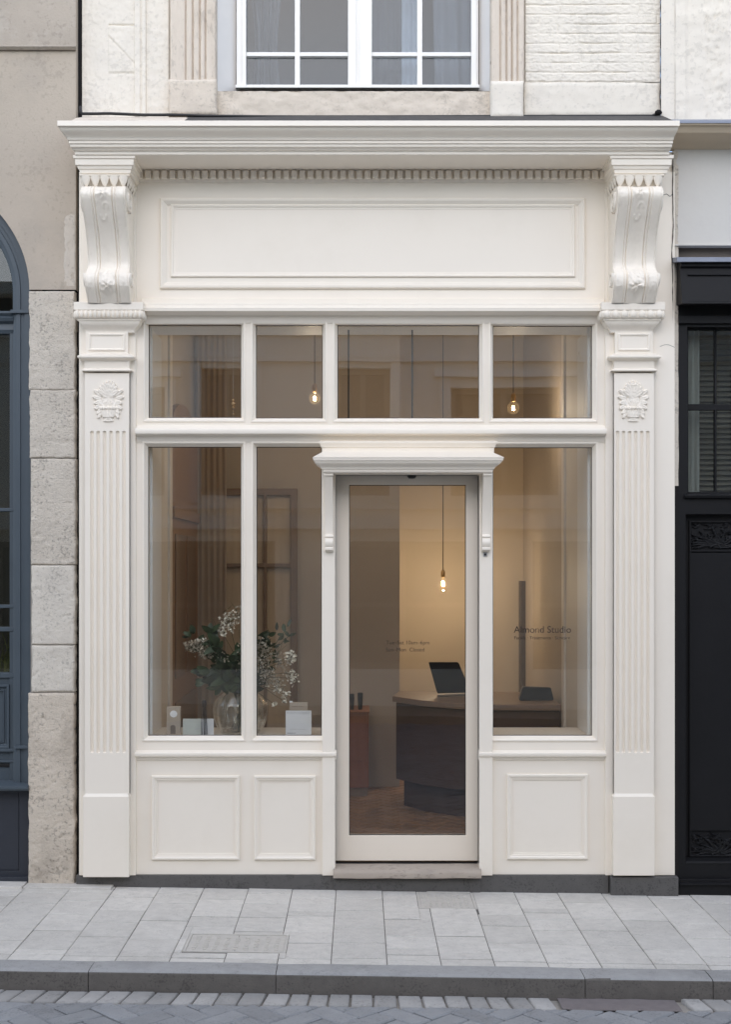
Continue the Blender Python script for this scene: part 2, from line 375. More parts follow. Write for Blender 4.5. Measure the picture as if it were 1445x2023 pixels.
class MB:
    def __init__(s):
        s.v, s.f = [], []

    def add(s, vs, fs):
        b = len(s.v)
        s.v += [tuple(v) for v in vs]
        s.f += [tuple(i + b for i in f) for f in fs]
        return s

    def box(s, x0, x1, y0, y1, z0, z1):
        x0, x1 = min(x0, x1), max(x0, x1)
        y0, y1 = min(y0, y1), max(y0, y1)
        z0, z1 = min(z0, z1), max(z0, z1)
        return s.add([(x0, y0, z0), (x1, y0, z0), (x1, y1, z0), (x0, y1, z0), (x0, y0, z1), (x1, y0, z1), (x1, y1, z1), (x0, y1, z1)],
                     [(0, 1, 5, 4), (1, 2, 6, 5), (2, 3, 7, 6), (3, 0, 4, 7), (4, 5, 6, 7), (3, 2, 1, 0)])

    def tube(s, pts, r, n=8, caps=True):
        pts = [Vector(p) for p in pts]
        rs = r if isinstance(r, (list, tuple)) else [r] * len(pts)
        vs, fs = [], []
        for i, p in enumerate(pts):
            d = (pts[min(i + 1, len(pts) - 1)] - pts[max(i - 1, 0)]).normalized()
            a = d.cross(Vector((0, 1, 0.13))).normalized()
            c = d.cross(a)
            for k in range(n):
                t = 2 * math.pi * k / n
                vs.append(p + (a * math.cos(t) + c * math.sin(t)) * rs[i])
        for i in range(len(pts) - 1):
            for k in range(n):
                k2 = (k + 1) % n
                fs.append((i * n + k, i * n + k2, (i + 1) * n + k2, (i + 1) * n + k))
        if caps:
            fs.append(tuple(range(n - 1, -1, -1)))
            fs.append(tuple((len(pts) - 1) * n + k for k in range(n)))
        return s.add(vs, fs)

    def lathe(s, prof, cx, cy, n=24, closed=False):
        vs, fs = [], []
        for r, z in prof:
            for k in range(n):
                t = 2 * math.pi * k / n
                vs.append((cx + r * math.cos(t), cy + r * math.sin(t), z))
        m = len(prof)
        for i in range(m - 1 + (1 if closed else 0)):
            j = (i + 1) % m
            for k in range(n):
                k2 = (k + 1) % n
                fs.append((i * n + k, i * n + k2, j * n + k2, j * n + k))
        if not closed:
            if prof[0][0] > 1e-6:
                fs.append(tuple(range(n - 1, -1, -1)))
            if prof[-1][0] > 1e-6:
                fs.append(tuple((m - 1) * n + k for k in range(n)))
        return s.add(vs, fs)

    def ball(s, c, r, n=10, m=6):
        rx, ry, rz = r if isinstance(r, (list, tuple)) else (r, r, r)
        vs = [(c[0], c[1], c[2] + rz)]
        for i in range(1, m):
            a = math.pi * i / m
            for k in range(n):
                t = 2 * math.pi * k / n
                vs.append((c[0] + rx * math.sin(a) * math.cos(t), c[1] + ry * math.sin(a) * math.sin(t), c[2] + rz * math.cos(a)))
        vs.append((c[0], c[1], c[2] - rz))
        fs = [(0, 1 + k, 1 + (k + 1) % n) for k in range(n)]
        for i in range(m - 2):
            for k in range(n):
                k2 = (k + 1) % n
                fs.append((1 + i * n + k, 1 + (i + 1) * n + k, 1 + (i + 1) * n + k2, 1 + i * n + k2))
        L = len(vs) - 1
        fs += [(L, 1 + (m - 2) * n + (k + 1) % n, 1 + (m - 2) * n + k) for k in range(n)]
        return s.add(vs, fs)

    def grid(s, pts):
        nu, nv = len(pts), len(pts[0])
        vs = [p for row in pts for p in row]
        fs = [(i * nv + j, (i + 1) * nv + j, (i + 1) * nv + j + 1, i * nv + j + 1) for i in range(nu - 1) for j in range(nv - 1)]
        return s.add(vs, fs)

    def relief(s, xs, zs, y, fn, cut=True):
        """A carved field: height fn(x, z) in front of the plane y; cells with no height are left out."""
        hs = [[fn(x, z) for z in zs] for x in xs]
        idx, vs, fs = {}, [], []
        for i in range(len(xs) - 1):
            for j in range(len(zs) - 1):
                q = [(i, j), (i + 1, j), (i + 1, j + 1), (i, j + 1)]
                if cut and all(hs[a][b] <= 0 for a, b in q):
                    continue
                ids = []
                for a, b in q:
                    if (a, b) not in idx:
                        idx[(a, b)] = len(vs)
                        vs.append((xs[a], y - hs[a][b], zs[b]))
                    ids.append(idx[(a, b)])
                fs.append(tuple(ids))
        return s.add(vs, fs)

    def wall(s, x0, x1, z0, z1, yf, yb, holes=()):
        """A board from yf (front) to yb with rectangular openings."""
        xs = sorted({x0, x1, *[h[0] for h in holes], *[h[1] for h in holes]})
        zs = sorted({z0, z1, *[h[2] for h in holes], *[h[3] for h in holes]})
        xs = [x for x in xs if x0 <= x <= x1]
        zs = [z for z in zs if z0 <= z <= z1]

        def solid(i, j):
            if i < 0 or j < 0 or i >= len(xs) - 1 or j >= len(zs) - 1:
                return False
            cx, cz = (xs[i] + xs[i + 1]) / 2, (zs[j] + zs[j + 1]) / 2
            return not any(h[0] < cx < h[1] and h[2] < cz < h[3] for h in holes)
        for i in range(len(xs) - 1):
            for j in range(len(zs) - 1):
                if not solid(i, j):
                    continue
                a, b, c, d = xs[i], xs[i + 1], zs[j], zs[j + 1]
                s.add([(a, yf, c), (b, yf, c), (b, yf, d), (a, yf, d)], [(0, 1, 2, 3)])
                s.add([(a, yb, c), (b, yb, c), (b, yb, d), (a, yb, d)], [(3, 2, 1, 0)])
                if not solid(i - 1, j):
                    s.add([(a, yb, c), (a, yf, c), (a, yf, d), (a, yb, d)], [(0, 1, 2, 3)])
                if not solid(i + 1, j):
                    s.add([(b, yf, c), (b, yb, c), (b, yb, d), (b, yf, d)], [(0, 1, 2, 3)])
                if not solid(i, j - 1):
                    s.add([(a, yb, c), (b, yb, c), (b, yf, c), (a, yf, c)], [(0, 1, 2, 3)])
                if not solid(i, j + 1):
                    s.add([(a, yf, d), (b, yf, d), (b, yb, d), (a, yb, d)], [(0, 1, 2, 3)])
        return s

    def frame(s, x0, x1, z0, z1, prof):
        """Mitred picture-frame moulding; prof = [(inset from the outer edge, y)]."""
        vs, fs = [], []
        for i, y in prof:
            vs += [(x0 + i, y, z0 + i), (x1 - i, y, z0 + i), (x1 - i, y, z1 - i), (x0 + i, y, z1 - i)]
        for k in range(len(prof) - 1):
            for q in range(4):
                q2 = (q + 1) % 4
                fs.append((k * 4 + q, k * 4 + q2, k * 4 + 4 + q2, k * 4 + 4 + q))
        return s.add(vs, fs)

    def mould(s, x0, x1, yb, d, prof, sl=1.0, sr=1.0):
        """A projecting moulding with mitred returns; prof = [(extra projection, z)] downwards or upwards."""
        vs, fs = [], []
        for p, z in prof:
            vs += [(x0 - p * sl, yb, z), (x0 - p * sl, yb - d - p, z), (x1 + p * sr, yb - d - p, z), (x1 + p * sr, yb, z)]
        for k in range(len(prof) - 1):
            for q in range(3):
                fs.append((k * 4 + q, k * 4 + q + 1, k * 4 + q + 5, k * 4 + q + 4))
        fs.append((0, 1, 2, 3))
        L = (len(prof) - 1) * 4
        fs.append((L + 3, L + 2, L + 1, L))
        return s.add(vs, fs)

    def prism_x(s, x0, x1, prof):
        """Profile of (y, z) points extruded along x, capped."""
        n = len(prof)
        vs = [(x0, y, z) for y, z in prof] + [(x1, y, z) for y, z in prof]
        fs = [(i, (i + 1) % n, n + (i + 1) % n, n + i) for i in range(n)]
        fs += [tuple(range(n - 1, -1, -1)), tuple(range(n, 2 * n))]
        return s.add(vs, fs)

    def prism_z(s, pts, z0, z1):
        n = len(pts)
        vs = [(x, y, z0) for x, y in pts] + [(x, y, z1) for x, y in pts]
        fs = [(i, (i + 1) % n, n + (i + 1) % n, n + i) for i in range(n)]
        fs += [tuple(range(n - 1, -1, -1)), tuple(range(n, 2 * n))]
        return s.add(vs, fs)

    def prism_y(s, pts, y0, y1):
        n = len(pts)
        vs = [(x, y0, z) for x, z in pts] + [(x, y1, z) for x, z in pts]
        fs = [(i, (i + 1) % n, n + (i + 1) % n, n + i) for i in range(n)]
        fs += [tuple(range(n - 1, -1, -1)), tuple(range(n, 2 * n))]
        return s.add(vs, fs)

    def tilt(s):
        s.v = [(x, y, z + SLOPE * x) for x, y, z in s.v]
        return s

    def build(s, name, m, parent=None, bevel=0.0, smooth=35, merge=True, local=False, recalc=True):
        off = Vector((0, 0, 0))
        if parent is not None:
            off = OFF.get(parent.name, Vector((0, 0, 0)))
        me = bpy.data.meshes.new(name)
        vs = s.v if local else [(v[0] - off[0], v[1] - off[1], v[2] - off[2]) for v in s.v]
        me.from_pydata(vs, [], s.f)
        bm = bmesh.new()
        bm.from_mesh(me)
        if merge:
            bmesh.ops.remove_doubles(bm, verts=bm.verts, dist=1e-5)
        if recalc:
            bmesh.ops.recalc_face_normals(bm, faces=bm.faces)
        bm.to_mesh(me)
        bm.free()
        if smooth:
            me.polygons.foreach_set('use_smooth', [True] * len(me.polygons))
            me.set_sharp_from_angle(angle=math.radians(smooth))
        me.materials.append(m)
        o = bpy.data.objects.new(name, me)
        COL.objects.link(o)
        if parent is not None:
            o.parent = parent
            OFF[o.name] = off
        if bevel > 0:
            b = o.modifiers.new('bevel', 'BEVEL')
            b.width = bevel
            b.segments = 2
            b.limit_method = 'ANGLE'
            b.angle_limit = math.radians(40)
            b.harden_normals = True
        return o


def tag(o, label, cat, group=None):
    o['label'] = label
    o['category'] = cat
    if group:
        o['group'] = group
    return o


def thing(name, label, cat, loc=(0, 0, 0), group=None):
    o = bpy.data.objects.new(name, None)
    COL.objects.link(o)
    o.location = loc
    o.empty_display_size = 0.1
    OFF[o.name] = Vector(loc)
    return tag(o, label, cat, group)


def struct(name, mb, m, **k):
    o = mb.build(name, m, **k)
    o['kind'] = 'structure'
    return o


def lin(a, b, n):
    return [a + (b - a) * i / (n - 1) for i in range(n)]


def fbm(x, y, z=0.0, o=4):
    return noise.fractal(Vector((x, y, z)), 1.0, 2.0, o)


def lettering(txt, x0, x1, zbase, y, m, parent, name='lettering', height=None, spacing=1.0):
    cu = bpy.data.curves.new('lettering', 'FONT')
    cu.body = txt
    cu.size = 1.0
    cu.extrude = 0.0
    cu.offset = 0.0
    cu.resolution_u = 6
    cu.space_character = spacing
    tmp = bpy.data.objects.new('lettering_source', cu)
    COL.objects.link(tmp)
    dg = bpy.context.evaluated_depsgraph_get()
    me = bpy.data.meshes.new_from_object(tmp.evaluated_get(dg))
    bpy.data.objects.remove(tmp)
    xs = [v.co.x for v in me.vertices]
    ys = [v.co.y for v in me.vertices]
    sx = (x1 - x0) / (max(xs) - min(xs))
    sz = sx if height is None else height / max(ys)
    mb = MB()
    mb.add([(x0 + (v.co.x - min(xs)) * sx, y, zbase + v.co.y * sz) for v in me.vertices], [tuple(p.vertices) for p in me.polygons])
    mb.add([(x0 + (v.co.x - min(xs)) * sx, y + 0.0004, zbase + v.co.y * sz) for v in me.vertices], [tuple(reversed(p.vertices)) for p in me.polygons])
    bpy.data.meshes.remove(me)
    return mb.build(name, m, parent, smooth=0, merge=False, recalc=False)


def print_row(x0, x1, z, y, m, parent, h):
    """A line of print too small to read."""
    mb = MB()
    x = x0
    while x < x1:
        w = min(rnd.uniform(0.6, 1.3) * h, x1 - x)
        mb.box(x, x + w * 0.72, y - 0.0002, y + 0.0006, z, z + h * rnd.choice((0.75, 1, 1)))
        x += w * (1.0 if rnd.random() < 0.8 else 1.8)
    return mb.build('print', m, parent, smooth=0)


def herringbone(mb, x0, x1, y0, y1, w, z, gap, th, jitter=0.0, clip=None):
    c = math.cos(math.radians(45))
    n = int(max(x1 - x0, y1 - y0) / w * 1.2) + 4
    cx, cy = (x0 + x1) / 2, (y0 + y1) / 2
    for a in range(-2 * n, 2 * n):
        for b in range(-n, n):
            for (u, v, du, dv) in ((a + 2 * b, a - 2 * b, 2, 1), (a + 2 * b, a - 2 * b + 1, 1, 2)):
                mx, my = (u + du / 2) * w, (v + dv / 2) * w
                X, Y = cx + (mx - my) * c, cy + (mx + my) * c
                if not (x0 < X < x1 and y0 < Y < y1):
                    continue
                dz = rnd.uniform(-jitter, jitter)
                t1, t2 = rnd.uniform(-jitter, jitter), rnd.uniform(-jitter, jitter)
                hu, hv = du * w / 2 - gap / 2, dv * w / 2 - gap / 2
                e = min(0.006, w * 0.08)
                top, low, bot = [], [], []
                for su, sv in ((-1, -1), (1, -1), (1, 1), (-1, 1)):
                    for lst, ins, zz in ((top, e, 0), (low, 0, -e), (bot, 0, -th)):
                        lu, lv = su * (hu - ins), sv * (hv - ins)
                        lst.append((X + (lu - lv) * c, Y + (lu + lv) * c, z + zz + dz + su * t1 + sv * t2))
                mb.add(top + low + bot, [(0, 1, 2, 3)] + [(4 + k, 4 + (k + 1) % 4, (k + 1) % 4, k) for k in range(4)]
                       + [(8 + k, 8 + (k + 1) % 4, 4 + (k + 1) % 4, 4 + k) for k in range(4)])
    return mb


def slab(mb, x0, x1, y0, y1, z, th=0.05, e=0.0022, jit=0.0):
    dz = rnd.uniform(-jit, jit)
    t = [rnd.uniform(-jit, jit) * 0.6 for _ in range(4)]
    top = [(x0 + e, y0 + e, z + dz + t[0]), (x1 - e, y0 + e, z + dz + t[1]), (x1 - e, y1 - e, z + dz + t[2]), (x0 + e, y1 - e, z + dz + t[3])]
    low = [(x0, y0, z + dz - e), (x1, y0, z + dz - e), (x1, y1, z + dz - e), (x0, y1, z + dz - e)]
    bot = [(x0, y0, z - th), (x1, y0, z - th), (x1, y1, z - th), (x0, y1, z - th)]
    mb.add(top + low + bot, [(0, 1, 2, 3)] + [(4 + k, 4 + (k + 1) % 4, (k + 1) % 4, k) for k in range(4)]
           + [(8 + k, 8 + (k + 1) % 4, 4 + (k + 1) % 4, 4 + k) for k in range(4)])


# ------------------------------------------------------------------ ground
KB, KF, GF = -1.315, -1.455, -1.61      # back of kerb, front of kerb, front of gutter stones
RZ = -0.085                              # road level below the pavement
mb = MB()
mb.add([(-150, -150, -0.40), (150, -150, -0.40), (150, 150, -0.40), (-150, 150, -0.40)], [(0, 1, 2, 3)])
struct('ground', mb, M['joint'])

mb = MB()
mb.box(-9, 9, KB - 0.02, 0.3, -0.2, -0.0045)
struct('pavement_bed', mb.tilt(), M['pave_joint'])

mb = MB()
holes = [(PX(372, -0.93), PX(571, -0.93), -1.16, -0.87), (PX(824, -0.15), PX(938, -0.15), -0.36, -0.03)]
k0 = -36
lines = [0.115 + 0.2385 * k + rnd.uniform(-0.006, 0.006) for k in range(k0, 37)]
for i in range(len(lines) - 1):
    xa, xb = lines[i] + 0.0016, lines[i + 1] - 0.0016
    y = KB + 0.004
    rows = []
    if rnd.random() < 0.8:
        d = rnd.uniform(0.06, 0.10)
        rows.append((y, y + d - 0.009))
        y += d
    near = rnd.random() < 0.65
    while y < 0.02:
        if near and y > -0.42:
            for d in (0.20, 0.09, 0.14):
                d *= rnd.uniform(0.85, 1.15)
                rows.append((y, min(y + d, 0.06) - 0.007))
                y += d
            if y < 0.02:
                rows.append((y, 0.06))
            break
        if rnd.random() < 0.28:
            d = rnd.uniform(0.07, 0.13)
        else:
            d = rnd.uniform(0.17, 0.32)
        if y + d > -0.04:
            d = 0.06 - y
        rows.append((y, y + d - 0.009))
        y += d
    for (ya, yb) in rows:
        pieces = [(xa, xb, ya, yb)]
        for h in holes:
            nxt = []
            for p in pieces:
                if p[0] >= h[1] or p[1] <= h[0] or p[2] >= h[3] or p[3] <= h[2]:
                    nxt.append(p)
                    continue
                if p[0] < h[0]: nxt.append((p[0], h[0], p[2], p[3]))
                if p[1] > h[1]: nxt.append((h[1], p[1], p[2], p[3]))
                a, b = max(p[0], h[0]), min(p[1], h[1])
                if p[2] < h[2]: nxt.append((a, b, p[2], h[2] - 0.004))
                if p[3] > h[3]: nxt.append((a, b, h[3] + 0.004, p[3]))
            pieces = [p for p in nxt if p[1] - p[0] > 0.012 and p[3] - p[2] > 0.012]
        for p in pieces:
            slab(mb, *p, 0.0, jit=0.0016)
struct('pavement', mb.tilt(), M['pave'], smooth=0, merge=False)

# the strip of flat stones along the left house
mb = MB()
x = -4.0
for xb in (-3.1, -2.35, PX(52), PX(226)):
    slab(mb, x + 0.004, xb - 0.004, -0.085, 0.2, 0.012, jit=0.001)
    x = xb
struct('pavement_edging', mb.tilt(), M['pave'], smooth=0, merge=False)

kerb = MB()
x = -9.0
cuts = [-8.1, -7.2, -6.3, -5.4, -4.5, -3.4, -2.4, PX(174, KF), PX(545, KF), PX(1157, KF), PX(1410, KF), 2.5, 3.4, 4.3, 5.2, 6.1, 7, 8, 9]
for xb in cuts:
    n = 10
    rows = []
    j = rnd.uniform(-0.002, 0.002)
    for q in range(n + 1):
        xx = x + 0.0015 + (xb - x - 0.003) * q / n
        wv = 0.002 * fbm(xx * 3, 1.7)
        e = 0.004 if q in (0, n) else 0
        rows.append([(xx, KB - 0.004, -0.12), (xx, KB - 0.004, 0.001 + j - e), (xx, KB - 0.06, 0.003 + j + wv - e), (xx, KF + 0.016, 0.002 + j + wv - e), (xx, KF + 0.006, -0.001 + j + wv - e),
                     (xx, KF + 0.001 + wv, -0.007 + j), (xx, KF - 0.001 + wv, -0.013), (xx, KF - 0.004 + wv, -0.17)])
    kerb.grid(rows)
    x = xb
kb_ = struct('kerb', kerb.tilt(), M['kerb'], merge=False, smooth=50)
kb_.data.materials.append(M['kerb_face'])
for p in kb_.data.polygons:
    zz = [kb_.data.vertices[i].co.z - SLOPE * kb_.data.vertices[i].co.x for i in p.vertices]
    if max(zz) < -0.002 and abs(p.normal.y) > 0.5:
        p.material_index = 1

mb = MB()
mb.box(-9, 9, -8.4, KB - 0.05, -0.36, RZ - 0.014)
struct('road_bed', mb.tilt(), M['joint'])
mb = MB()
mb2 = MB()
px0, px1 = PX(1103, GF), PX(1338, KF)
x = -6.0
while x < 6.0:
    w = rnd.uniform(0.078, 0.10)
    sk = 0.03 + rnd.uniform(-0.008, 0.008)
    if not (x + w > px0 and x < px1):
        z = RZ + 0.004 + rnd.uniform(-0.003, 0.003)
        g, e = 0.002, 0.008
        sx = sk * (-1 if x < 0.1 else 1) * min(1, abs(x) / 1.0)
        q = [(x + g + sx, GF + 0.006), (x + w - g + sx, GF + 0.006 + rnd.uniform(-.004, .004)), (x + w - g, KF - 0.010), (x + g, KF - 0.010)]
        cxm = sum(p[0] for p in q) / 4
        cym = sum(p[1] for p in q) / 4
        top = [(p[0] + (cxm - p[0]) * 0.14, p[1] + (cym - p[1]) * 0.12, z) for p in q]
        mid = [(p[0] + (cxm - p[0]) * 0.03, p[1] + (cym - p[1]) * 0.03, z - 0.004) for p in q]
        low = [(p[0], p[1], z - 0.014) for p in q]
        bot = [(p[0], p[1], z - 0.08) for p in q]
        vs = top + mid + low + bot
        fs = [(0, 1, 2, 3)] + [(4 * r + 4 + k, 4 * r + 4 + (k + 1) % 4, 4 * r + (k + 1) % 4, 4 * r + k) for r in range(3) for k in range(4)]
        mb.add(vs, fs)
    x += w + 0.003
struct('gutter', mb.tilt(), M['gutter'], smooth=60, merge=False)
xs = lin(px0 + 0.02, px1 - 0.01, 40)
ys = lin(GF + 0.004, KF - 0.006, 10)
mb2.grid([[(x, y, RZ - 0.002 + 0.004 * fbm(x * 9, y * 9)) for y in ys] for x in xs])
struct('road_patch', mb2.tilt(), M['patch'])

mb = MB()
herringbone(mb, -6.5, 6.5, -7.9, GF + 0.09, 0.105, RZ, 0.007, 0.05, jitter=0.0022)
bm = bmesh.new()
me = bpy.data.meshes.new('clip')
me.from_pydata(mb.v, [], mb.f)
bm.from_mesh(me)
bmesh.ops.bisect_plane(bm, geom=bm.verts[:] + bm.edges[:] + bm.faces[:], plane_co=(0, GF, 0), plane_no=(0, 1, 0), clear_outer=True)
bm.to_mesh(me)
bm.free()
mb = MB()
mb.v = [tuple(v.co) for v in me.vertices]
mb.f = [tuple(p.vertices) for p in me.polygons]
bpy.data.meshes.remove(me)
struct('road', mb.tilt(), M['road'], smooth=0, merge=False)
mb = MB()
mb.box(-9, 9, -9.1, -7.95, -0.3, 0.0)
struct('unseen_bounce_pavement', mb.tilt(), M['unseen_bounce_pave'])


def cover(name, label, h, kind):
    x0, x1, y0, y1 = h
    t = thing(name, label, 'manhole cover', ((x0 + x1) / 2, (y0 + y1) / 2, SLOPE * (x0 + x1) / 2))
    m1 = MB()
    m1.wall(x0 + 0.002, x1 - 0.002, y0 + 0.002, y1 - 0.002, 0, 1, [(x0 + 0.014, x1 - 0.014, y0 + 0.014, y1 - 0.014)])
    m1.v = [(a, c, (0.0005 if b == 0 else -0.03)) for a, b, c in m1.v]
    m1.tilt().build('frame', M['cover'], t, smooth=0)
    m2 = MB()
    g = 0.0012
    if kind == 'studs':
        m2.box(x0 + 0.014 + g, x1 - 0.014 - g, y0 + 0.014 + g, y1 - 0.014 - g, -0.03, -0.002)
        X = x0 + 0.03
        while X < x1 - 0.03:
            Y = y0 + 0.03
            while Y < y1 - 0.03:
                m2.box(X, X + rnd.uniform(0.010, 0.018), Y, Y + rnd.uniform(0.010, 0.018), -0.002, 0.001)
                Y += 0.034
            X += 0.031
    else:
        xm = (x0 + x1) / 2
        for a, b in ((x0 + 0.014 + g, xm - g), (xm + g, x1 - 0.014 - g)):
            m2.box(a, b, y0 + 0.014 + g, y1 - 0.014 - g, -0.03, -0.002)
        for X in lin(x0 + 0.05, x1 - 0.05, 9):
            Y = y0 + 0.04
            while Y < y1 - 0.05:
                L = rnd.uniform(0.008, 0.03)
                m2.box(X - rnd.uniform(0.004, 0.013), X + rnd.uniform(0.004, 0.013), Y, Y + L, -0.002, 0.0006)
                Y += L + rnd.uniform(0.004, 0.012)
    m2.tilt().build('lid', M['cover'], t, smooth=0)


cover('manhole_cover', 'long pale double manhole cover with raised pattern set in the paving below the flower window', holes[0], 'letters')
cover('manhole_cover', 'small square grey access cover set in the paving just in front of the door step', holes[1], 'studs')

# ------------------------------------------------------------------ the cream shopfront
shop = thing('shopfront', 'cream painted wooden shopfront with cornice, scroll corbels, fluted pilasters and glazed door', 'shopfront', (0, 0, 0))
CR = M['cream']

XL, XR = PX(268), PX(1197)
WIN = {   # glass edges in the photograph: left, right, top, bottom
    'a': (294, 477, 642, 826), 'b': (506, 638, 643, 827), 'c': (667, 947, 643, 827), 'd': (974, 1170, 644, 827),
    'e': (293, 477, 883, 1453), 'f': (507, 636, 883, 1453), 'g': (974, 1170, 884, 1453)}
GY = 0.042
BEV = 0.021
opening = {}
for k, (a, b, c, d) in WIN.items():
    opening[k] = (PX(a, GY) - BEV, PX(b, GY) + BEV, PZ(d, GY) - BEV, PZ(c, GY) + BEV)
DX0, DX1 = PX(663), PX(947)
DZ1 = PZ(938)
Z_BASE = PZ(1728)
door_hole = (DX0, DX1, -0.2, DZ1)
mb = MB()
mb.wall(PX(157), PX(1334), Z_BASE, PZ(300), 0.0, 0.10, list(opening.values()) + [(DX0, DX1, Z_BASE, DZ1)])
mb.build('frame', CR, shop, bevel=0.003, smooth=0)

for k in 'abcdefg':
    x0, x1, z0, z1 = opening[k]
    m1 = MB()
    m1.frame(x0, x1, z0, z1, [(0.0, 0.004), (-0.004, 0.0), (-0.004, -0.005), (0.002, -0.0065), (0.006, -0.004), (BEV * 0.9, 0.028), (BEV, 0.031), (BEV, 0.075), (BEV - 0.01, 0.075)])
    w = m1.build('window', CR, shop, smooth=30)
    m2 = MB()
    m2.box(x0 + BEV - 0.004, x1 - BEV + 0.004, GY, GY + 0.006, z0 + BEV - 0.004, z1 - BEV + 0.004)
    m2.build('pane', M['glass_transom'] if k in 'abcd' else M['glass'], w, smooth=0)
    m3 = MB()
    m3.frame(x0 + BEV - 0.001, x1 - BEV + 0.001, z0 + BEV - 0.001, z1 - BEV + 0.001, [(0, GY - 0.004), (0.0045, GY - 0.004), (0.0045, GY)])
    m3.build('gasket', M['gasket'], w, smooth=0)
    if k == 'g':
        lettering('Almond Studio', PX(1016, GY), PX(1129, GY), PZ(1250, GY), GY - 0.0015, M['ink'], w)
        lettering('Facials \u00b7 Treatments \u00b7 Skincare', PX(1017, GY), PX(1127, GY), PZ(1263, GY), GY - 0.0015, M['ink'], w)

# lintel strip between fascia and transom lights, transom rail, sill rails
mb = MB()
z = PZ
prof = [(0.0, PZ(640)), (-0.008, PZ(636)), (-0.012, PZ(624)), (-0.035, PZ(619)), (-0.055, PZ(616)), (-0.078, PZ(614.5, -.08)), (-0.080, PZ(608, -.08)), (-0.072, PZ(606, -.08)), (-0.062, PZ(604, -.06)), (-0.062, PZ(600, -.06)), (-0.045, PZ(597, -.04)), (-0.022, PZ(592)), (0.0, PZ(590))]
mb.prism_x(PX(281), PX(1192), [(a, b) for a, b in prof] + [(0.02, PZ(590)), (0.02, PZ(640))])
mb.build('lintel_moulding', CR, shop, bevel=0.0015, smooth=40)
mb = MB()
tr = [(0.0, PZ(876)), (-0.006, PZ(872)), (-0.012, PZ(868)), (-0.016, PZ(862)), (-0.045, PZ(859, -.04)), (-0.056, PZ(857, -.05)), (-0.06, PZ(852, -.05)), (-0.056, PZ(847.5, -.05)), (-0.045, PZ(846, -.04)), (-0.01, PZ(844)), (0, PZ(840)), (0.02, PZ(840)), (0.02, PZ(876))]
mb.prism_x(PX(270), PX(1196), tr)
mb.build('transom_rail', CR, shop, bevel=0.001, smooth=50)
for a, b in ((268, 665), (946, 1197)):
    mb = MB()
    sp = [(0.0, PZ(1502)), (-0.010, PZ(1500)), (-0.012, PZ(1496)), (-0.03, PZ(1493)), (-0.034, PZ(1489)), (-0.032, PZ(1486)), (-0.010, PZ(1484)), (0, PZ(1482)), (0.02, PZ(1482)), (0.02, PZ(1502))]
    mb.prism_x(PX(a), PX(b), sp)
    mb.build('sill_rail', CR, shop, bevel=0.001, smooth=50)

# stall-riser panels
RAISE = [(0.0, 0.004), (0.0, -0.012), (0.004, -0.016), (0.012, -0.015), (0.019, -0.009), (0.024, -0.009), (0.026, -0.004), (0.033, -0.004), (0.036, 0.004)]
for a, b, c, d in ((300, 474, 1532, 1698), (502, 624, 1532, 1698), (1002, 1162, 1529, 1697)):
    mb = MB()
    mb.frame(PX(a), PX(b), PZ(d), PZ(c), RAISE)
    mb.build('riser_panel', CR, shop, smooth=25)

# fascia sign panel
mb = MB()
mb.frame(PX(316), PX(1157), PZ(571), PZ(392), [(0.0, 0.003), (0.0, -0.010), (0.006, -0.016), (0.016, -0.017), (0.022, -0.012), (0.030, -0.009), (0.036, -0.003), (0.040, 0.002)])
mb.frame(PX(337), PX(1137), PZ(548), PZ(404), [(0.0, 0.003), (0.0, -0.006), (0.005, -0.011), (0.013, -0.009), (0.018, -0.004), (0.026, -0.002), (0.029, 0.003)])
mb.build('fascia_panel', CR, shop, smooth=25)

# dentil course
mb = MB()
mb.box(PX(268), PX(1198), -0.014, 0.02, PZ(353.5), PZ(330))
mb.prism_x(PX(268), PX(1198), [(0.02, PZ(361)), (-0.004, PZ(361)), (-0.010, PZ(358)), (-0.016, PZ(355.5)), (-0.018, PZ(353.5)), (0.02, PZ(353.5))])
xd = PX(273)
while xd < PX(1193):
    mb.box(xd, xd + 0.0298, -0.042, -0.012, PZ(352, -.04), PZ(336.5, -.04))
    xd += 0.0437
mb.build('dentil_course', CR, shop, bevel=0.002)


# cornice
def cyma(p0, z0, p1, z1, n=8):
    out = []
    for i in range(n + 1):
        t = i / n
        out.append((p0 + (p1 - p0) * (t - 0.13 * math.sin(2 * math.pi * t)), z0 + (z1 - z0) * t))
    return out


mb = MB()
CD = 0.27
cx0, cx1 = PX(150, -CD), PX(1322, -CD)
zc = lambda py, p: PZ(py, -CD - p)
pr = [(0.125, zc(238, .125)), (0.125, zc(248.5, .125)), (0.112, zc(250, .11))]
pr += cyma(0.110, zc(251, .11), 0.058, zc(276, .06))
pr += [(0.050, zc(277.5, .05)), (0.050, zc(283, .05)), (0.042, zc(285, .04)), (0.040, zc(290, .04)), (0.030, zc(292, .03)), (0.022, zc(297, .02)), (0.010, zc(299, .01)), (0.008, zc(306, 0)), (0.0, zc(307.5, 0))]
mb.mould(cx0, cx1, 0.05, CD + 0.05, pr, 0.55, 0.22)
mb.build('cornice', CR, shop, bevel=0.0015, smooth=40)
mb = MB()
mb.prism_x(PX(268), PX(1200), [(-CD + 0.01, PZ(306.5, -CD)), (-0.02, PZ(321, 0)), (-0.02, PZ(318, 0)), (-CD + 0.01, PZ(304.5, -CD))])
mb.build('soffit', CR, shop, smooth=0)

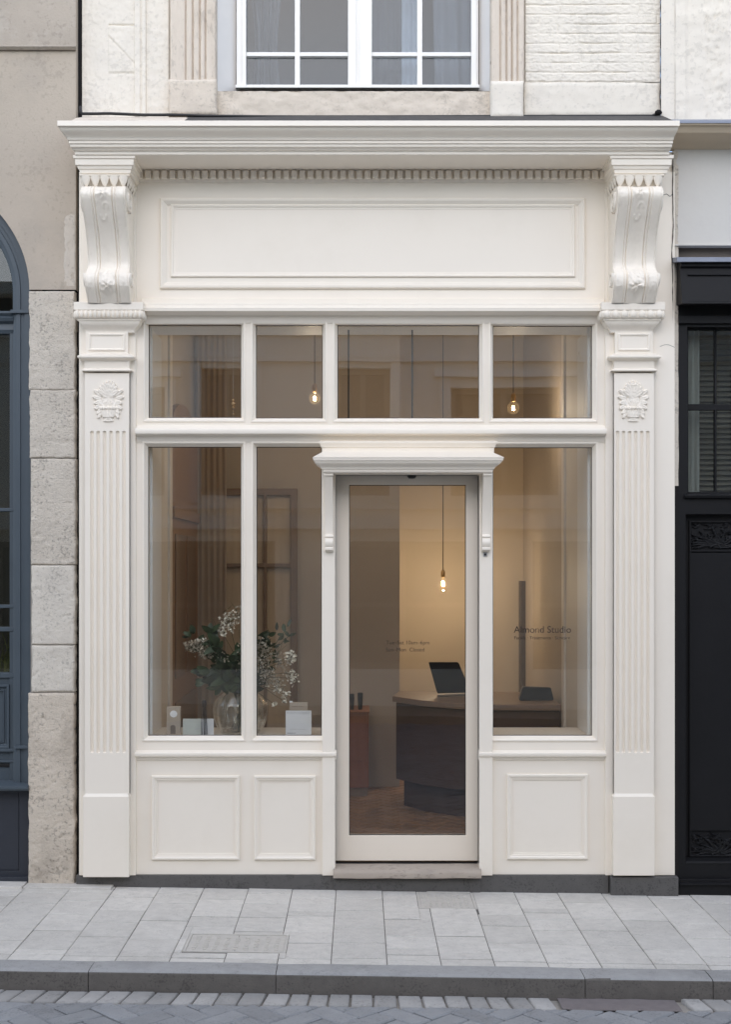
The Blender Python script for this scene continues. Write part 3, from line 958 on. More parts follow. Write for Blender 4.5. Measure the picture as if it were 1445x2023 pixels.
# pilasters -------------------------------------------------------------------
def carved(cx, cz, w, h, y, seed):
    """Cartouche: a crown of leaves, drooping side leaves and a fluted bowl on a small foot."""
    r = random.Random(seed)
    pet = []
    for k in range(9):      # crown
        a = math.radians(-64 + 16 * k)
        L = 0.42 - 0.05 * abs(k - 4) / 4
        pet.append((0.0, 0.10, math.sin(a), math.cos(a), L, 0.085, 0.017))
    for sgn in (-1, 1):     # side leaves
        for k in range(6):
            a = math.radians(62 + 17 * k)
            pet.append((sgn * (0.20 + 0.03 * (k % 2)), 0.13 - 0.075 * k, sgn * math.sin(a), math.cos(a), 0.30 - 0.02 * k, 0.07, 0.018))
        for k in range(4):
            a = math.radians(150 + 8 * k)
            pet.append((sgn * (0.30 - 0.05 * k), 0.05 - 0.03 * k, sgn * math.sin(a) * -1, math.cos(a), 0.30, 0.045, 0.014))
    for k in range(5):
        a = math.radians(-36 + 18 * k)
        pet.append((0.0, -0.22, math.sin(a), math.cos(a), 0.26, 0.05, 0.011))

    def fn(X, Z):
        u, v = (X - cx) / w, (Z - cz) / h
        hh = 0.0
        if -0.40 < v < -0.14:             # bowl
            q = 0.20 + 0.12 * (v + 0.40) / 0.26
            if abs(u) < q:
                b = math.sqrt(max(0, 1 - (u / q) ** 2))
                rim = 0.004 * math.cos(u * 60) * (1 if v > -0.22 else 0.3)
                hh = max(hh, 0.020 * b + (0.006 if -0.20 < v < -0.15 else 0) + rim * b)
        if -0.455 < v <= -0.40 and abs(u) < 0.14:
            hh = max(hh, 0.015 * math.sqrt(1 - (u / 0.14) ** 2))
        if -0.5 < v <= -0.455 and abs(u) < 0.18 + 0.01 * math.cos(u * 90):
            hh = max(hh, 0.013 * math.sqrt(max(0, 1 - (u / 0.18) ** 2)))
        for (pu, pv, du, dv, L, W, H) in pet:
            a, b = (u - pu), (v - pv)
            t = (a * du + b * dv) / L
            if t < 0 or t > 1:
                continue
            s = abs(a * -dv + b * du)
            ww = W * (math.sin(math.pi * min(1, t * 0.82 + 0.12)) ** 0.7)
            if s < ww:
                e = 1 - (s / ww) ** 2
                hh = max(hh, H * (0.45 + 0.75 * t) * math.sqrt(e) - 0.004 * math.exp(-(s / (W * 0.18)) ** 2))
        if (u / 0.2) ** 2 + ((v - 0.02) / 0.13) ** 2 < 1:
            hh = max(hh, 0.006)
        if hh > 0:
            hh += 0.0018 * fbm(X * 90, Z * 90, seed)
        return max(0.0, hh * 0.8)
    m = MB()
    m.relief(lin(cx - w * 0.56, cx + w * 0.56, 74), lin(cz - h * 0.54, cz + h * 0.56, 92), y, fn)
    return m


def corbel(x0, x1, seed):
    """Scroll bracket seen from the front: an S-shaped face with grooves, carved at both ends."""
    r = random.Random(seed)
    zt, zb = PZ(364, -.25), PZ(598, -.12)
    cxm, hw = (x0 + x1) / 2, (x1 - x0) / 2
    key = [(0, .17), (.02, .235), (.05, .262), (.09, .275), (.13, .272), (.18, .255), (.26, .222), (.36, .178), (.46, .142), (.56, .118), (.64, .108), (.69, .114), (.72, .135), (.76, .158), (.81, .166), (.87, .158), (.93, .132), (1.0, .098)]

    def pp(t):
        for i in range(len(key) - 1):
            (a, p), (b, q) = key[i], key[i + 1]
            if a <= t <= b:
                a0, p0 = key[max(0, i - 1)]
                b0, q0 = key[min(len(key) - 1, i + 2)]
                m0 = (q - p0) / (b - a0) * (b - a)
                m1_ = (q0 - p) / (b0 - a) * (b - a)
                s = (t - a) / (b - a)
                return (2 * s ** 3 - 3 * s * s + 1) * p + (s ** 3 - 2 * s * s + s) * m0 + (3 * s * s - 2 * s ** 3) * q + (s ** 3 - s * s) * m1_
        return key[-1][1]

    def wid(t):
        a = math.exp(-((t - 0.09) / 0.08) ** 2)
        b = math.exp(-((t - 0.84) / 0.09) ** 2)
        return 0.955 + 0.045 * a + 0.05 * b + 0.02 * max(0, (t - 0.85) / 0.15)
    us = lin(-1, 1, 81)
    ts = lin(0, 1, 130)
    rows = []
    for t in ts:
        row = []
        for u in us:
            au = abs(u)
            d = 0.0
            d -= 0.010 * math.exp(-((au - 0.40) / 0.022) ** 2)
            d -= 0.006 * math.exp(-((au - 0.52) / 0.018) ** 2)
            d -= 0.004 * math.exp(-((au - 0.93) / 0.02) ** 2)
            if au < 0.38:
                d += -0.010 * (1 - (u / 0.38) ** 2)
            if au > 0.96:
                d -= 0.010 * ((au - 0.96) / 0.04) ** 2
            # carved leaves near the two scrolls
            for (tc, ht, L) in ((0.10, 0.005, 0.045), (0.78, 0.004, 0.05), (0.87, 0.006, 0.05)):
                g = math.exp(-((t - tc) / L) ** 2)
                if g > 0.03 and au < 0.37:
                    d += ht * g * max(0, 0.35 + fbm(u * 5 + seed, t * 26, seed, 3) * 1.5 + 0.4 * math.cos(u * 16))
                if g > 0.03 and au > 0.56:
                    d += ht * 0.5 * g * max(0, fbm(u * 8 + seed, t * 34, seed + 5, 3) * 1.6)
            for (tc, A, RR, npet) in ((0.085, 0.012, 0.042, 5), (0.865, 0.013, 0.046, 6)):
                dx, dz = u * hw, (tc - t) * (zt - zb)
                q = math.hypot(dx, dz) / RR
                if q < 1 and au < 0.37:
                    ang = math.atan2(dz, dx) + 0.35 * q
                    d += A * (1 - q * q) * (0.35 + 0.65 * abs(math.cos(ang * npet / 2))) * min(1, q * 3 + 0.25)
            for (tc, sg) in ((0.20, 1), (0.27, -1), (0.745, 1)):
                dx, dz = u * hw - sg * 0.008, (tc - t) * (zt - zb)
                q = math.hypot(dx, dz * 0.8)
                d += 0.004 * math.exp(-((q - 0.014) / 0.0045) ** 2) * (1 if dz * sg > -0.006 else 0)
            d += 0.0005 * fbm(u * 7, t * 12, seed)
            zz = zt + (zb - zt) * t
            row.append((cxm + u * hw * wid(t), -pp(t) - d - 0.02, zz))
        rows.append(row)
    m = MB()
    m.grid(rows)
    for side in (0, -1):     # cheeks
        m.grid([[(row[side][0], row[side][1], row[side][2]), (row[side][0], 0.0, row[side][2])] for row in rows])
    m.grid([[(rows[0][j][0], rows[0][j][1], zt), (rows[0][j][0], 0.0, zt)] for j in range(len(us))])
    # volutes on the cheeks
    for sgn in (-1, 1):
        for (yc, zc_, R0) in ((-0.185, zt - 0.075, 0.062), (-0.135, zb + 0.12, 0.042)):
            X = cxm + sgn * hw * (0.995 if R0 > 0.05 else 1.0)
            pts = []
            for q in range(46):
                a = q / 45 * math.pi * 4.2
                rr = R0 * (1 - 0.82 * q / 45)
                pts.append((X, yc + rr * math.cos(a + 2.6), zc_ + rr * math.sin(a + 2.6)))
            m.tube(pts, [0.009 * (1 - 0.5 * q / 45) for q in range(46)], 6)
            m.ball((X, yc, zc_), (0.008, 0.013, 0.013), 8, 6)
    return m


def collar(x0, x1):
    """Band of pointed leaves under the cornice block."""
    m = MB()
    zt, zb = PZ(341, -.27), PZ(365.5, -.27)
    m.mould(x0 + 0.012, x1 - 0.012, 0.0, 0.235, [(0.0, zt), (0.018, zt - 0.004), (0.022, zt - 0.010), (0.016, zt - 0.016), (0.0, zt - 0.018)])
    m.mould(x0 + 0.022, x1 - 0.022, 0.0, 0.222, [(0.0, zt - 0.016), (-0.012, zb)])
    def leaf(cx, cy, dx, dy, w):
        nx, ny = dy, -dx           # outward
        rows = []
        for j in range(9):
            t = j / 8
            ww = w * (1.0 - 0.78 * t ** 1.7)
            out = 0.020 * (1 - t) ** 0.7 + 0.003
            row = []
            for i in range(7):
                s = -1 + i / 3
                o = out * (1 - 0.2 * s * s) - 0.003 * s * s
                row.append((cx + dx * s * ww + nx * o, cy + dy * s * ww + ny * o, zt - 0.008 - t * (zt - zb - 0.010)))
            rows.append(row)
        m.grid(rows)
    n = 5
    W = (x1 - x0) / n
    for k in range(n):
        leaf(x0 + W * (k + 0.5), -0.236, 1, 0, W * 0.52)
    for sx, X in ((1, x1 - 0.014), (-1, x0 + 0.014)):
        for k in range(4):
            leaf(X, -0.21 + 0.056 * k, 0, sx * 1.0, 0.027)
    return m


def pilaster(side):
    if side < 0:
        bx0, bx1, sx0, sx1, ax0, ax1, kx0, kx1 = PX(157), PX(269), PX(171), PX(258), PX(146, -.10), PX(283, -.10), PX(160, -.24), PX(262, -.24)
        corb = (PX(160, -.26), PX(250, -.26))
        fl = (176.5, 248.5)
        fc = [181.2, 193.6, 206.2, 219, 232, 244.6]
        dome = PX(214, -.05)
        plb = 1733
        txt = ('acanthus corbel', 0)
    else:
        bx0, bx1, sx0, sx1, ax0, ax1 = PX(1196), PX(1333), PX(1211), PX(1289), PX(1189, -.10), PX(1314, -.10)
        corb = (PX(1219, -.26), PX(1310, -.26))
        fc = [1221.3, 1233, 1245, 1257, 1269, 1281]
        dome = PX(1252, -.05)
        plb = 1730
    m = MB()
    m.box(bx0, bx1, -0.018, 0.002, Z_BASE, PZ(341))
    p = m.build('pilaster', CR, shop, bevel=0.003)
    # fluted shaft
    yb, ys = -0.018, -0.050
    m = MB()
    f0, f1 = PZ(855, ys), PZ(1484, ys)
    FR = 0.0100
    xs = sorted({sx0, sx1, *[PX(c, ys) + FR * q for c in fc for q in (-1, -.93, -.75, -.5, -.25, 0, .25, .5, .75, .93, 1)]})
    zt, zb = PZ(737, ys), PZ(1569, ys)
    zs = sorted({zt, zb, *[f0 + FR * q for q in [*lin(-0.6, 1.05, 12), 1.3]], *[f1 - FR * q for q in [*lin(-0.6, 1.05, 12), 1.3]], *lin(f1, f0, 12)})

    def flute(x, zz):
        h = 0.0
        for c in fc:
            dx = x - PX(c, ys)
            if abs(dx) > FR: continue
            dz = max(0.0, zz - (f0 - 0.0), (f1) - zz)
            q = 1 - (dx * dx + dz * dz) / (FR * FR)
            if q > 0:
                h = -0.0120 * math.sqrt(q)
        return h
    m.relief(xs, zs, ys, flute, cut=False)
    m.box(sx0, sx1, ys + 0.0128, yb + 0.004, zb, zt)
    for X in (sx0, sx1):
        m.grid([[(X, ys, zz), (X, yb + 0.004, zz)] for zz in zs])
    m.build('shaft', CR, p, smooth=50)
    # plinth block
    m = MB()
    e = 0.017
    m.mould(sx0 - 0.008, sx1 + 0.002, 0.0, 0.062, [(0.0, PZ(plb, -.06)), (0.0, PZ(1574, -.06)), (-0.012, PZ(1567.5, -.05))])
    m.build('plinth_block', CR, p, bevel=0.003, smooth=20)
    # necking above the shaft
    m = MB()
    m.mould(sx0, sx1, 0.0, 0.052, [(0.0, PZ(737)), (0.004, PZ(734.5)), (0.016, PZ(733, -.06)), (0.017, PZ(731.5, -.06)), (0.0, PZ(730)), (0.002, PZ(718))]
            + cyma(0.004, PZ(717), 0.030, PZ(706.5, -.08), 6) + [(0.033, PZ(706, -.08)), (0.033, PZ(703, -.08)), (0.002, PZ(701.5))])
    m.build('necking', CR, p, smooth=30)
    m = MB()
    m.box(sx0 + 0.004, sx1 - 0.006, -0.05, 0.0, PZ(702), PZ(648))
    m.frame(sx0 + 0.020, sx1 - 0.022, PZ(693, -.05), PZ(659, -.05), [(0.0, -0.046), (0.0, -0.056), (0.006, -0.058), (0.012, -0.054), (0.015, -0.046)])
    m.build('frieze_block', CR, p, bevel=0.0015, smooth=25)
    # capital
    m = MB()
    prof = cyma(0.004, PZ(657, -.05), 0.040, PZ(634, -.08), 7) + [(0.046, PZ(633, -.09)), (0.046, PZ(629.5, -.09)), (0.055, PZ(627, -.1)), (0.060, PZ(621, -.1)), (0.060, PZ(615, -.1)), (0.055, PZ(612.5, -.1))]
    ab = (ax0 + ax1) / 2
    hw = (ax1 - ax0) / 2 - 0.062
    m.mould(ab - hw, ab + hw, 0.0, 0.045, prof)
    m.mould(ab - hw, ab + hw, 0.0, 0.045, [(0.062, PZ(612.5, -.1)), (0.063, PZ(597.5, -.1)), (0.058, PZ(596.5, -.1))])
    n = 15 if side < 0 else 7
    ew = (ax1 - ax0 - 0.012) / n
    for k in range(n):
        xx = ax0 + 0.006 + ew * (k + 0.5)
        m.ball((xx, -0.100, PZ(620.5, -.1)), (ew * 0.47, 0.016, 0.023), 8, 8)
    for X in (ax0 + 0.006, ax1 - 0.006):
        for k in range(4):
            m.ball((X, -0.085 + 0.026 * k, PZ(620.5, -.1)), (0.014, 0.012, 0.023), 8, 8)
    m.build('capital', M['cream_carved'], p, bevel=0.0012, smooth=40)
    carved(dome, PZ(793, -.05), 0.164, 0.218, -0.0495, 3 if side < 0 else 9).build('cartouche', M['cream_carved'], p, smooth=60)
    corbel(corb[0], corb[1], 4 if side < 0 else 17).build('corbel', M['cream_carved'], p, smooth=60)
    collar(corb[0] - 0.002, corb[1] + 0.004).build('leaf_collar', M['cream_carved'], p, smooth=60)
    # block breaking forward under the cornice
    m = MB()
    if side < 0:
        kx0, kx1 = PX(158, -.25), PX(255, -.25)
    else:
        kx0, kx1 = PX(1218, -.25), PX(1318, -.25)
    m.mould(kx0, kx1, 0.0, 0.235, [(0.0, PZ(342, -.25)), (0.004, PZ(340.5, -.25)), (0.006, PZ(335, -.25)), (0.012, PZ(333, -.25)), (0.016, PZ(328, -.25)), (0.024, PZ(325.5, -.26)), (0.025, PZ(314, -.26)), (0.033, PZ(312, -.27)), (0.034, PZ(306, -.27))])
    m.build('cornice_block', CR, p, bevel=0.001, smooth=30)


pilaster(-1)
pilaster(1)

# grey plinth under the shopfront
m = MB()
m.box(PX(151), PX(662), -0.012, 0.1, -0.15, Z_BASE)
m.build('plinth', M['plinth'], shop, bevel=0.004)
m = MB()
m.box(PX(948), PX(1203), -0.012, 0.1, -0.15, Z_BASE)
m.build('plinth', M['plinth'], shop, bevel=0.004)
m = MB()
m.box(PX(1205), PX(1338), -0.045, 0.1, -0.15, Z_BASE - 0.003)
m.build('plinth', M['plinth'], shop, bevel=0.004)

# door surround: canopy, frieze, brackets
m = MB()
can = [(0.0, PZ(934, -.17)), (0.006, PZ(932, -.17)), (0.008, PZ(927.5, -.18))] + cyma(0.014, PZ(926.5, -.18), 0.050, PZ(911, -.2), 6) + [(0.056, PZ(910, -.21)), (0.058, PZ(905.5, -.21)), (0.060, PZ(903.5, -.21))]
kx0, kx1 = PX(641, -.17), PX(972, -.17)
m.mould(kx0, kx1, 0.0, 0.165, can)
zf, zbk = PZ(903.4, -.22), PZ(890.5, -.03)
a0, a1 = kx0 - 0.060, kx1 + 0.060
m.add([(a0, -0.225, zf), (a1, -0.225, zf), (a1 - 0.055, -0.02, zbk), (a0 + 0.055, -0.02, zbk), (a0, 0.0, zf), (a1, 0.0, zf)], [(0, 1, 2, 3), (0, 3, 4), (1, 5, 2), (3, 2, 5, 4)])
m.build('canopy', CR, shop, bevel=0.0012, smooth=35)
m = MB()
m.mould(PX(637), PX(976), 0.0, 0.026, [(0.0, PZ(905)), (0.0, PZ(886)), (0.006, PZ(884.5)), (0.010, PZ(880)), (0.016, PZ(877)), (0.017, PZ(873.5)), (0.004, PZ(871.5))])
m.build('door_frieze', CR, shop, bevel=0.001, smooth=30)
for a, b in ((637, 663), (947, 974)):
    m = MB()
    m.box(PX(a), PX(b) - 0.002, -0.022, 0.004, Z_BASE, PZ(905))
    m.build('door_post', CR, shop, bevel=0.003)
for a, b in ((643, 659), (951, 967)):
    m = MB()
    za, zb_ = PZ(934, -.1), PZ(1090, -.05)
    pf = [(-0.02, za), (-0.155, za), (-0.155, za - 0.02), (-0.148, za - 0.022)]
    for q in lin(0, 1, 10):
        pf.append((-0.05 - 0.098 * (1 - q) ** 1.8, za - 0.022 - q * (za - zb_ - 0.115)))
    pf += [(-0.062, zb_ + 0.088), (-0.064, zb_ + 0.080), (-0.056, zb_ + 0.074)]
    for q in lin(0, 1, 8):
        pf.append((-0.056 - 0.010 * math.sin(q * math.pi), zb_ + 0.074 - q * 0.05))
    pf += [(-0.060, zb_ + 0.020), (-0.060, zb_ + 0.010), (-0.046, zb_ + 0.004), (-0.030, zb_), (-0.02, zb_)]
    m.prism_x(PX(a), PX(b), pf)
    m.box(PX(a) - 0.003, PX(b) + 0.003, -0.158, -0.02, za - 0.018, za + 0.004)
    m.build('bracket', CR, shop, bevel=0.0015, smooth=30)
m = MB()
m.wall(PX(954.5), PX(962.5), PZ(1099.5), PZ(1091.5), -0.027, -0.02, [(PX(956.5), PX(960.5), PZ(1097.8), PZ(1093.4))])
m.box(PX(956.5), PX(960.5), -0.024, -0.021, PZ(1097.8), PZ(1093.4))
m.build('door_bell', M['steel'], shop, bevel=0.0008)
m = MB()
m.box(PX(956.7), PX(960.3), -0.0255, -0.0242, PZ(1097.6), PZ(1093.6))
bl = bpy.data.objects['door_bell']
m.build('button', M['rod'], bl)

# the door
DY = 0.065
dl, dr, dt, dbm = PX(665, DY) - 0.012, PX(946, DY) + 0.012, PZ(936, DY) + 0.03, PZ(1700.5, DY)
m = MB()
m.box(DX0 - 0.03, DX0, 0.004, 0.22, dbm - 0.01, DZ1 + 0.03)
m.box(DX1, DX1 + 0.03, 0.004, 0.22, dbm - 0.01, DZ1 + 0.03)
m.box(DX0 - 0.03, DX1 + 0.03, 0.004, 0.22, DZ1, DZ1 + 0.04)
m.box(DX0 - 0.02, DX0 + 0.030, DY + 0.053, DY + 0.09, dbm, DZ1 + 0.02)
m.box(DX1 - 0.030, DX1 + 0.02, DY + 0.053, DY + 0.09, dbm, DZ1 + 0.02)
m.box(DX0 + 0.030, DX1 - 0.030, DY + 0.054, DY + 0.089, DZ1 - 0.035, DZ1 + 0.02)
m.build('door_jamb', M['door_paint'], shop, bevel=0.003)
gx0, gx1, gz0, gz1 = PX(690, DY + .01), PX(921, DY + .01), PZ(1650, DY + .01), PZ(958, DY + .01)
m = MB()
m.wall(DX0 - 0.004, DX1 + 0.004, dbm, DZ1 + 0.004, DY, DY + 0.05, [(gx0, gx1, gz0, gz1)])
door = m.build('door', M['door_paint'], shop, bevel=0.002)
m = MB()
m.box(gx0 - 0.002, gx1 + 0.002, DY + 0.016, DY + 0.022, gz0 - 0.002, gz1 + 0.002)
m.build('pane', M['glass'], door, smooth=0)
m = MB()
m.frame(gx0, gx1, gz0, gz1, [(0, DY + 0.012), (0.004, DY + 0.012), (0.004, DY + 0.018)])
m.build('gasket', M['gasket'], door, smooth=0)
ly = DY + 0.0145
lettering('Tue\u2013Sat 10am\u20136pm', PX(763, ly), PX(849, ly), PZ(1273, ly), ly, M['ink'], door)
lettering('Sun\u2013Mon  Closed', PX(763, ly), PX(839, ly), PZ(1287, ly), ly, M['ink'], door)
m = MB()
m.lathe([(0.024, DZ1 - 0.001), (0.024, DZ1 - 0.008), (0.016, DZ1 - 0.016), (0.0, DZ1 - 0.018)], PX(814, .05), 0.05, 16)
m.build('door_stop', M['rod'], shop)
m = MB()
m.box(DX0, DX1, 0.06, 0.16, dbm - 0.02, dbm - 0.012)
m.build('threshold', M['gasket'], shop)

# stone step in front of the door
m = MB()
zt = PZ(1704.5, DY)
rows = []
for x in lin(PX(659), PX(950), 40):
    w1 = 0.003 * fbm(x * 6, 3.3)
    w2 = 0.004 * fbm(x * 9, 8.1)
    rows.append([(x, 0.25, zt - 0.004), (x, 0.10, zt), (x, 0.03, zt - 0.006 + w1), (x, -0.035, zt - 0.014 + w1), (x, -0.050, zt - 0.022 + w1), (x, -0.056 + w2, zt - 0.032), (x, -0.055 + w2, PZ(1735, -.05) + w1), (x, -0.03, PZ(1736.5, -.05) + w1), (x, 0.0, PZ(1736.5, -.05))])
m.grid(rows)
for r_ in (rows[0], rows[-1]):
    m.add(r_, [tuple(range(len(r_)))])
m2 = MB()
m2.box(PX(660), PX(949), -0.022, 0.2, -0.15, PZ(1736, -.02))
step = m.build('door_step', M['step'], None, smooth=40)
tag(step, 'worn low stone door step on a dark stone base under the glazed door', 'step')
m2.build('step_base', M['plinth'], step, bevel=0.004)

# ------------------------------------------------------------------ the house above the shop
house = thing('townhouse', 'pale limewashed house wall above the shop cornice with sandstone pilasters and a white casement window', 'house', (0, 0, 4.0))
YW = 0.06
HT = 5.6
wx0, wx1 = PX(429, YW), PX(971, YW)
fx0, fx1 = PX(468, .16), PX(945, .16)
sz = PZ(181, .06)
m = MB()
m.wall(PX(161, YW), PX(1306, YW), PZ(300), HT, YW + 0.012, YW + 0.35, [(PX(430, YW), PX(969, YW), sz, 5.9)])
m.build('wall', M['wall_white'], house)
# rough beige apron below the window
m = MB()
xs, zs = lin(wx0, wx1, 110), lin(PZ(232, YW), sz, 22)
m.relief(xs, zs, YW, lambda x, z: 0.006 + 0.006 * fbm(x * 16, z * 16, 2), cut=False)
m.add([(wx0, YW - 0.006, sz), (wx1, YW - 0.006, sz), (wx1, YW + 0.25, sz), (wx0, YW + 0.25, sz)], [(0, 1, 2, 3)])
m.build('apron', M['wall_beige'], house, smooth=70)


def rough_block(m, x0, x1, z0, z1, y, depth, seed, amp=0.006, edge=0.012, n=0.012, edge_amp=0.5, pits=False):
    nx, nz = max(6, int((x1 - x0) / n)), max(6, int((z1 - z0) / n))
    pts = []
    for i in range(nx + 1):
        row = []
        for j in range(nz + 1):
            u, v = i / nx, j / nz
            x, z = x0 + (x1 - x0) * u, z0 + (z1 - z0) * v
            d = min(x - x0, x1 - x, z - z0, z1 - z)
            k = max(0.0, 1 - d / edge)
            h = -edge * 0.8 * k * k * (1 + edge_amp * fbm(x * 14, z * 14, seed + 9)) + amp * fbm(x * 7, z * 7, seed) + 0.0016 * fbm(x * 40, z * 40, seed + 3) - (0.007 * max(0.0, fbm(x * 26, z * 30, seed + 21) - 0.22) if pits else 0)
            ex = edge_amp * 0.006 * fbm(z * 12, seed * 1.7) if i in (0, nx) else 0
            row.append((x + ex, y - h, z))
        pts.append(row)
    m.grid(pts)
    back = y + depth
    for line in (pts[0], pts[-1], [r[0] for r in pts], [r[-1] for r in pts]):
        m.grid([[p, (p[0], back, p[2])] for p in line])
    return m


# sandstone pilasters with reeds
for (a, b, ba, bb, bt, bbm, reeds) in ((334, 427, 332, 427, 155, 222, (366, 380, 394, 405)), (971, 1038, 971, 1036, 158, 227, (990, 1002, 1013, 1024))):
    m = MB()
    x0, x1 = PX(a, -.0), PX(b, -.0)
    gr = [PX(q) for q in reeds]
    xs = sorted({*lin(x0, x1, 40), *[g + d for g in gr for d in (-.008, -.004, 0, .004, .008)]})
    zs = lin(PZ(bt + 2), 5.9, 60)

    def hf(x, z, gr=gr, x0=x0, x1=x1):
        h = 0.0
        for g in gr:
            h -= 0.012 * math.exp(-((x - g) / 0.004) ** 2)
        for g, g2 in zip(gr, gr[1:]):
            if g < x < g2:
                h += 0.006 * math.sin(math.pi * (x - g) / (g2 - g))
        e = min(x - x0, x1 - x)
        return h + 0.0035 * fbm(x * 22, z * 14, 4) - 0.02 * max(0, 1 - e / 0.008) ** 2
    m.relief(xs, zs, 0.015, hf, cut=False)
    for X in (x0, x1):
        m.grid([[(X, 0.035, z), (X, YW + 0.02, z)] for z in zs])
    sp = m.build('pilaster', M['pil_beige'], house, smooth=60)
    m = MB()
    rough_block(m, PX(ba, -.01), PX(bb, -.01), PZ(bbm + 4, -.01), PZ(bt, -.01), -0.004, 0.07, a, amp=0.004, edge=0.012)
    m.build('base_block', M['wall_white'] if a > 900 else M['wall_beige'], sp, smooth=60)

# painted brickwork right of the window, band below it
bx0, bx1, bz0, bz1 = PX(1039, YW), PX(1305, YW), PZ(163, YW), 5.2
CH = 0.0524


def brick(x, z):
    r = int(math.floor((z - bz0) / CH))
    off = (0.5 if r % 2 else 0.0) + 0.23 * math.sin(r * 12.9)
    L = 0.215
    fx = ((x + 5) / L + off) % 1.0
    wob = 0.005 * fbm(x * 7, r * 3.1)
    fz = ((z - bz0 + wob) / CH) % 1.0
    dx = min(fx, 1 - fx) * L
    dz = min(fz, 1 - fz) * CH
    vis = 0.25 + 0.75 * max(0, min(1, 0.5 + 2.2 * fbm(x * 3.5, z * 9, 7)))
    fill = 0.55 + 0.9 * fbm(x * 5, z * 5, 12)
    e = max(0, 1 - dz / 0.0075)
    ex = max(0, 1 - dx / 0.0065) * max(0.0, min(1, fill))
    return 0.010 - 0.007 * max(e * vis, ex * 0.7) + 0.0022 * fbm(x * 45, z * 70, 3) + 0.0015 * fbm(x * 5, r * 7.7, 5)


m = MB()
m.relief(lin(bx0, bx1, 230), lin(bz0, bz1, 300), YW + 0.002, brick, cut=False)
m.build('brickwork', M['wall_white'], house, smooth=60)
m = MB()
rough_block(m, PX(1037, YW), PX(1306, YW), PZ(229, YW), PZ(163, YW), YW - 0.008, 0.06, 21, amp=0.004, edge=0.007)
m.build('stone_band', M['wall_white'], house, smooth=60)
# left stucco with faint half-timber relief
m = MB()


def stucco(x, z):
    px_ = VX + x * FOC / (DIST + YW)
    py_ = VY - (z - CZ) * FOC / (DIST + YW)
    h = 0.004 + 0.002 * fbm(x * 14, z * 14, 6) + 0.0015 * fbm(x * 50, z * 50, 2)
    if 266 < px_ < 288: h += 0.012 - 0.008 * math.exp(-((px_ - 279) / 1.6) ** 2)
    if px_ > 288: h += 0.003 * math.sin(z * 95 + 2 * fbm(x * 8, z * 8)) * max(0, 0.4 + fbm(x * 4, z * 4, 8))
    if 214 < px_ < 266:
        for yy in (50, 145):
            h -= 0.008 * math.exp(-((py_ - yy - 1.2 * fbm(x * 20, 2.0)) / 1.3) ** 2)
        h -= 0.007 * math.exp(-((py_ - 70 - (px_ - 212) * 1.05) / 1.4) ** 2) * (1 if py_ < 130 else 0)
        h += 0.004 * (1 if 50 < py_ < 145 else 0)
    return h


m.relief(lin(PX(162, YW), PX(333, YW), 130), lin(PZ(232, YW), 5.2, 160), YW + 0.002, stucco, cut=False)
m.build('stucco', M['wall_white'], house, smooth=60)

# reveals and casement window
m = MB()
rz1 = 5.88
YR = 0.16
m.add([(wx0, YW - 0.004, sz - 0.02), (wx0, YW - 0.004, rz1), (PX(466, YR), YR + 0.02, rz1), (PX(466, YR), YR + 0.02, sz - 0.02)], [(0, 1, 2, 3)])
m.add([(wx1, YW - 0.004, sz - 0.02), (wx1, YW - 0.004, rz1), (PX(947, YR), YR + 0.02, rz1), (PX(947, YR), YR + 0.02, sz - 0.02)], [(3, 2, 1, 0)])
m.add([(wx0, YW - 0.004, rz1), (wx1, YW - 0.004, rz1), (PX(947, YR), YR + 0.02, rz1), (PX(466, YR), YR + 0.02, rz1)], [(0, 1, 2, 3)])
m.build('window_reveal', M['reveal_grey'], house, smooth=0)
m = MB()
W = M['white_win']
wz0, wz1 = PZ(177, YR), rz1 - 0.01
pl = [PX(q, YR) for q in (487, 688, 735, 931)]
pz0 = PZ(172, YR)
m.wall(fx0, fx1, wz0, wz1, YR - 0.02, YR + 0.05, [(PX(479, YR), PX(700, YR), pz0 - 0.006, wz1 - 0.05), (PX(716, YR), PX(941, YR), pz0 - 0.006, wz1 - 0.05)])
m.box(PX(466, YR), PX(947, YR), YR - 0.05, YR - 0.018, wz0 - 0.008, wz0 + 0.010)
cas = m.build('window', W, house, bevel=0.003)
for (a, b, mid) in ((pl[0], pl[1], PX(588, YR)), (pl[2], pl[3], PX(829.5, YR))):
    m = MB()
    zb1, zt1 = pz0, wz1 - 0.07
    o0, o1 = (PX(479, YR), PX(704, YR)) if a == pl[0] else (PX(711, YR), PX(941, YR))
    m.wall(o0, o1, zb1 - 0.008, wz1 - 0.04, YR - 0.032, YR + 0.03, [(a, b, zb1, zt1)])
    m.box(mid - 0.014, mid + 0.014, YR - 0.018, YR + 0.02, zb1, zt1)
    zz = PZ(109, YR)
    while zz < zt1:
        m.box(a, b, YR - 0.016, YR + 0.018, zz - 0.011, zz + 0.011)
        zz += 0.40
    m.build('sash', W, cas, bevel=0.002)
    m = MB()
    m.box(a - 0.004, b + 0.004, YR + 0.004, YR + 0.009, zb1 - 0.004, zt1 + 0.004)
    m.build('pane', M['glass_upper'], cas, smooth=0)

# upper room and its curtains
m = MB()
m.wall(-1.5, 1.55, 4.18, 6.2, 3.0, 3.1)
m.box(-1.6, -1.5, 0.42, 3.1, 4.18, 6.2)
m.box(1.55, 1.65, 0.42, 3.1, 4.18, 6.2)
m.box(-1.6, 1.65, 0.42, 3.1, 6.2, 6.3)
m.box(-1.6, 1.65, 0.42, 3.1, 4.08, 4.18)
struct('upper_room_walls', m, M['in_grey'])


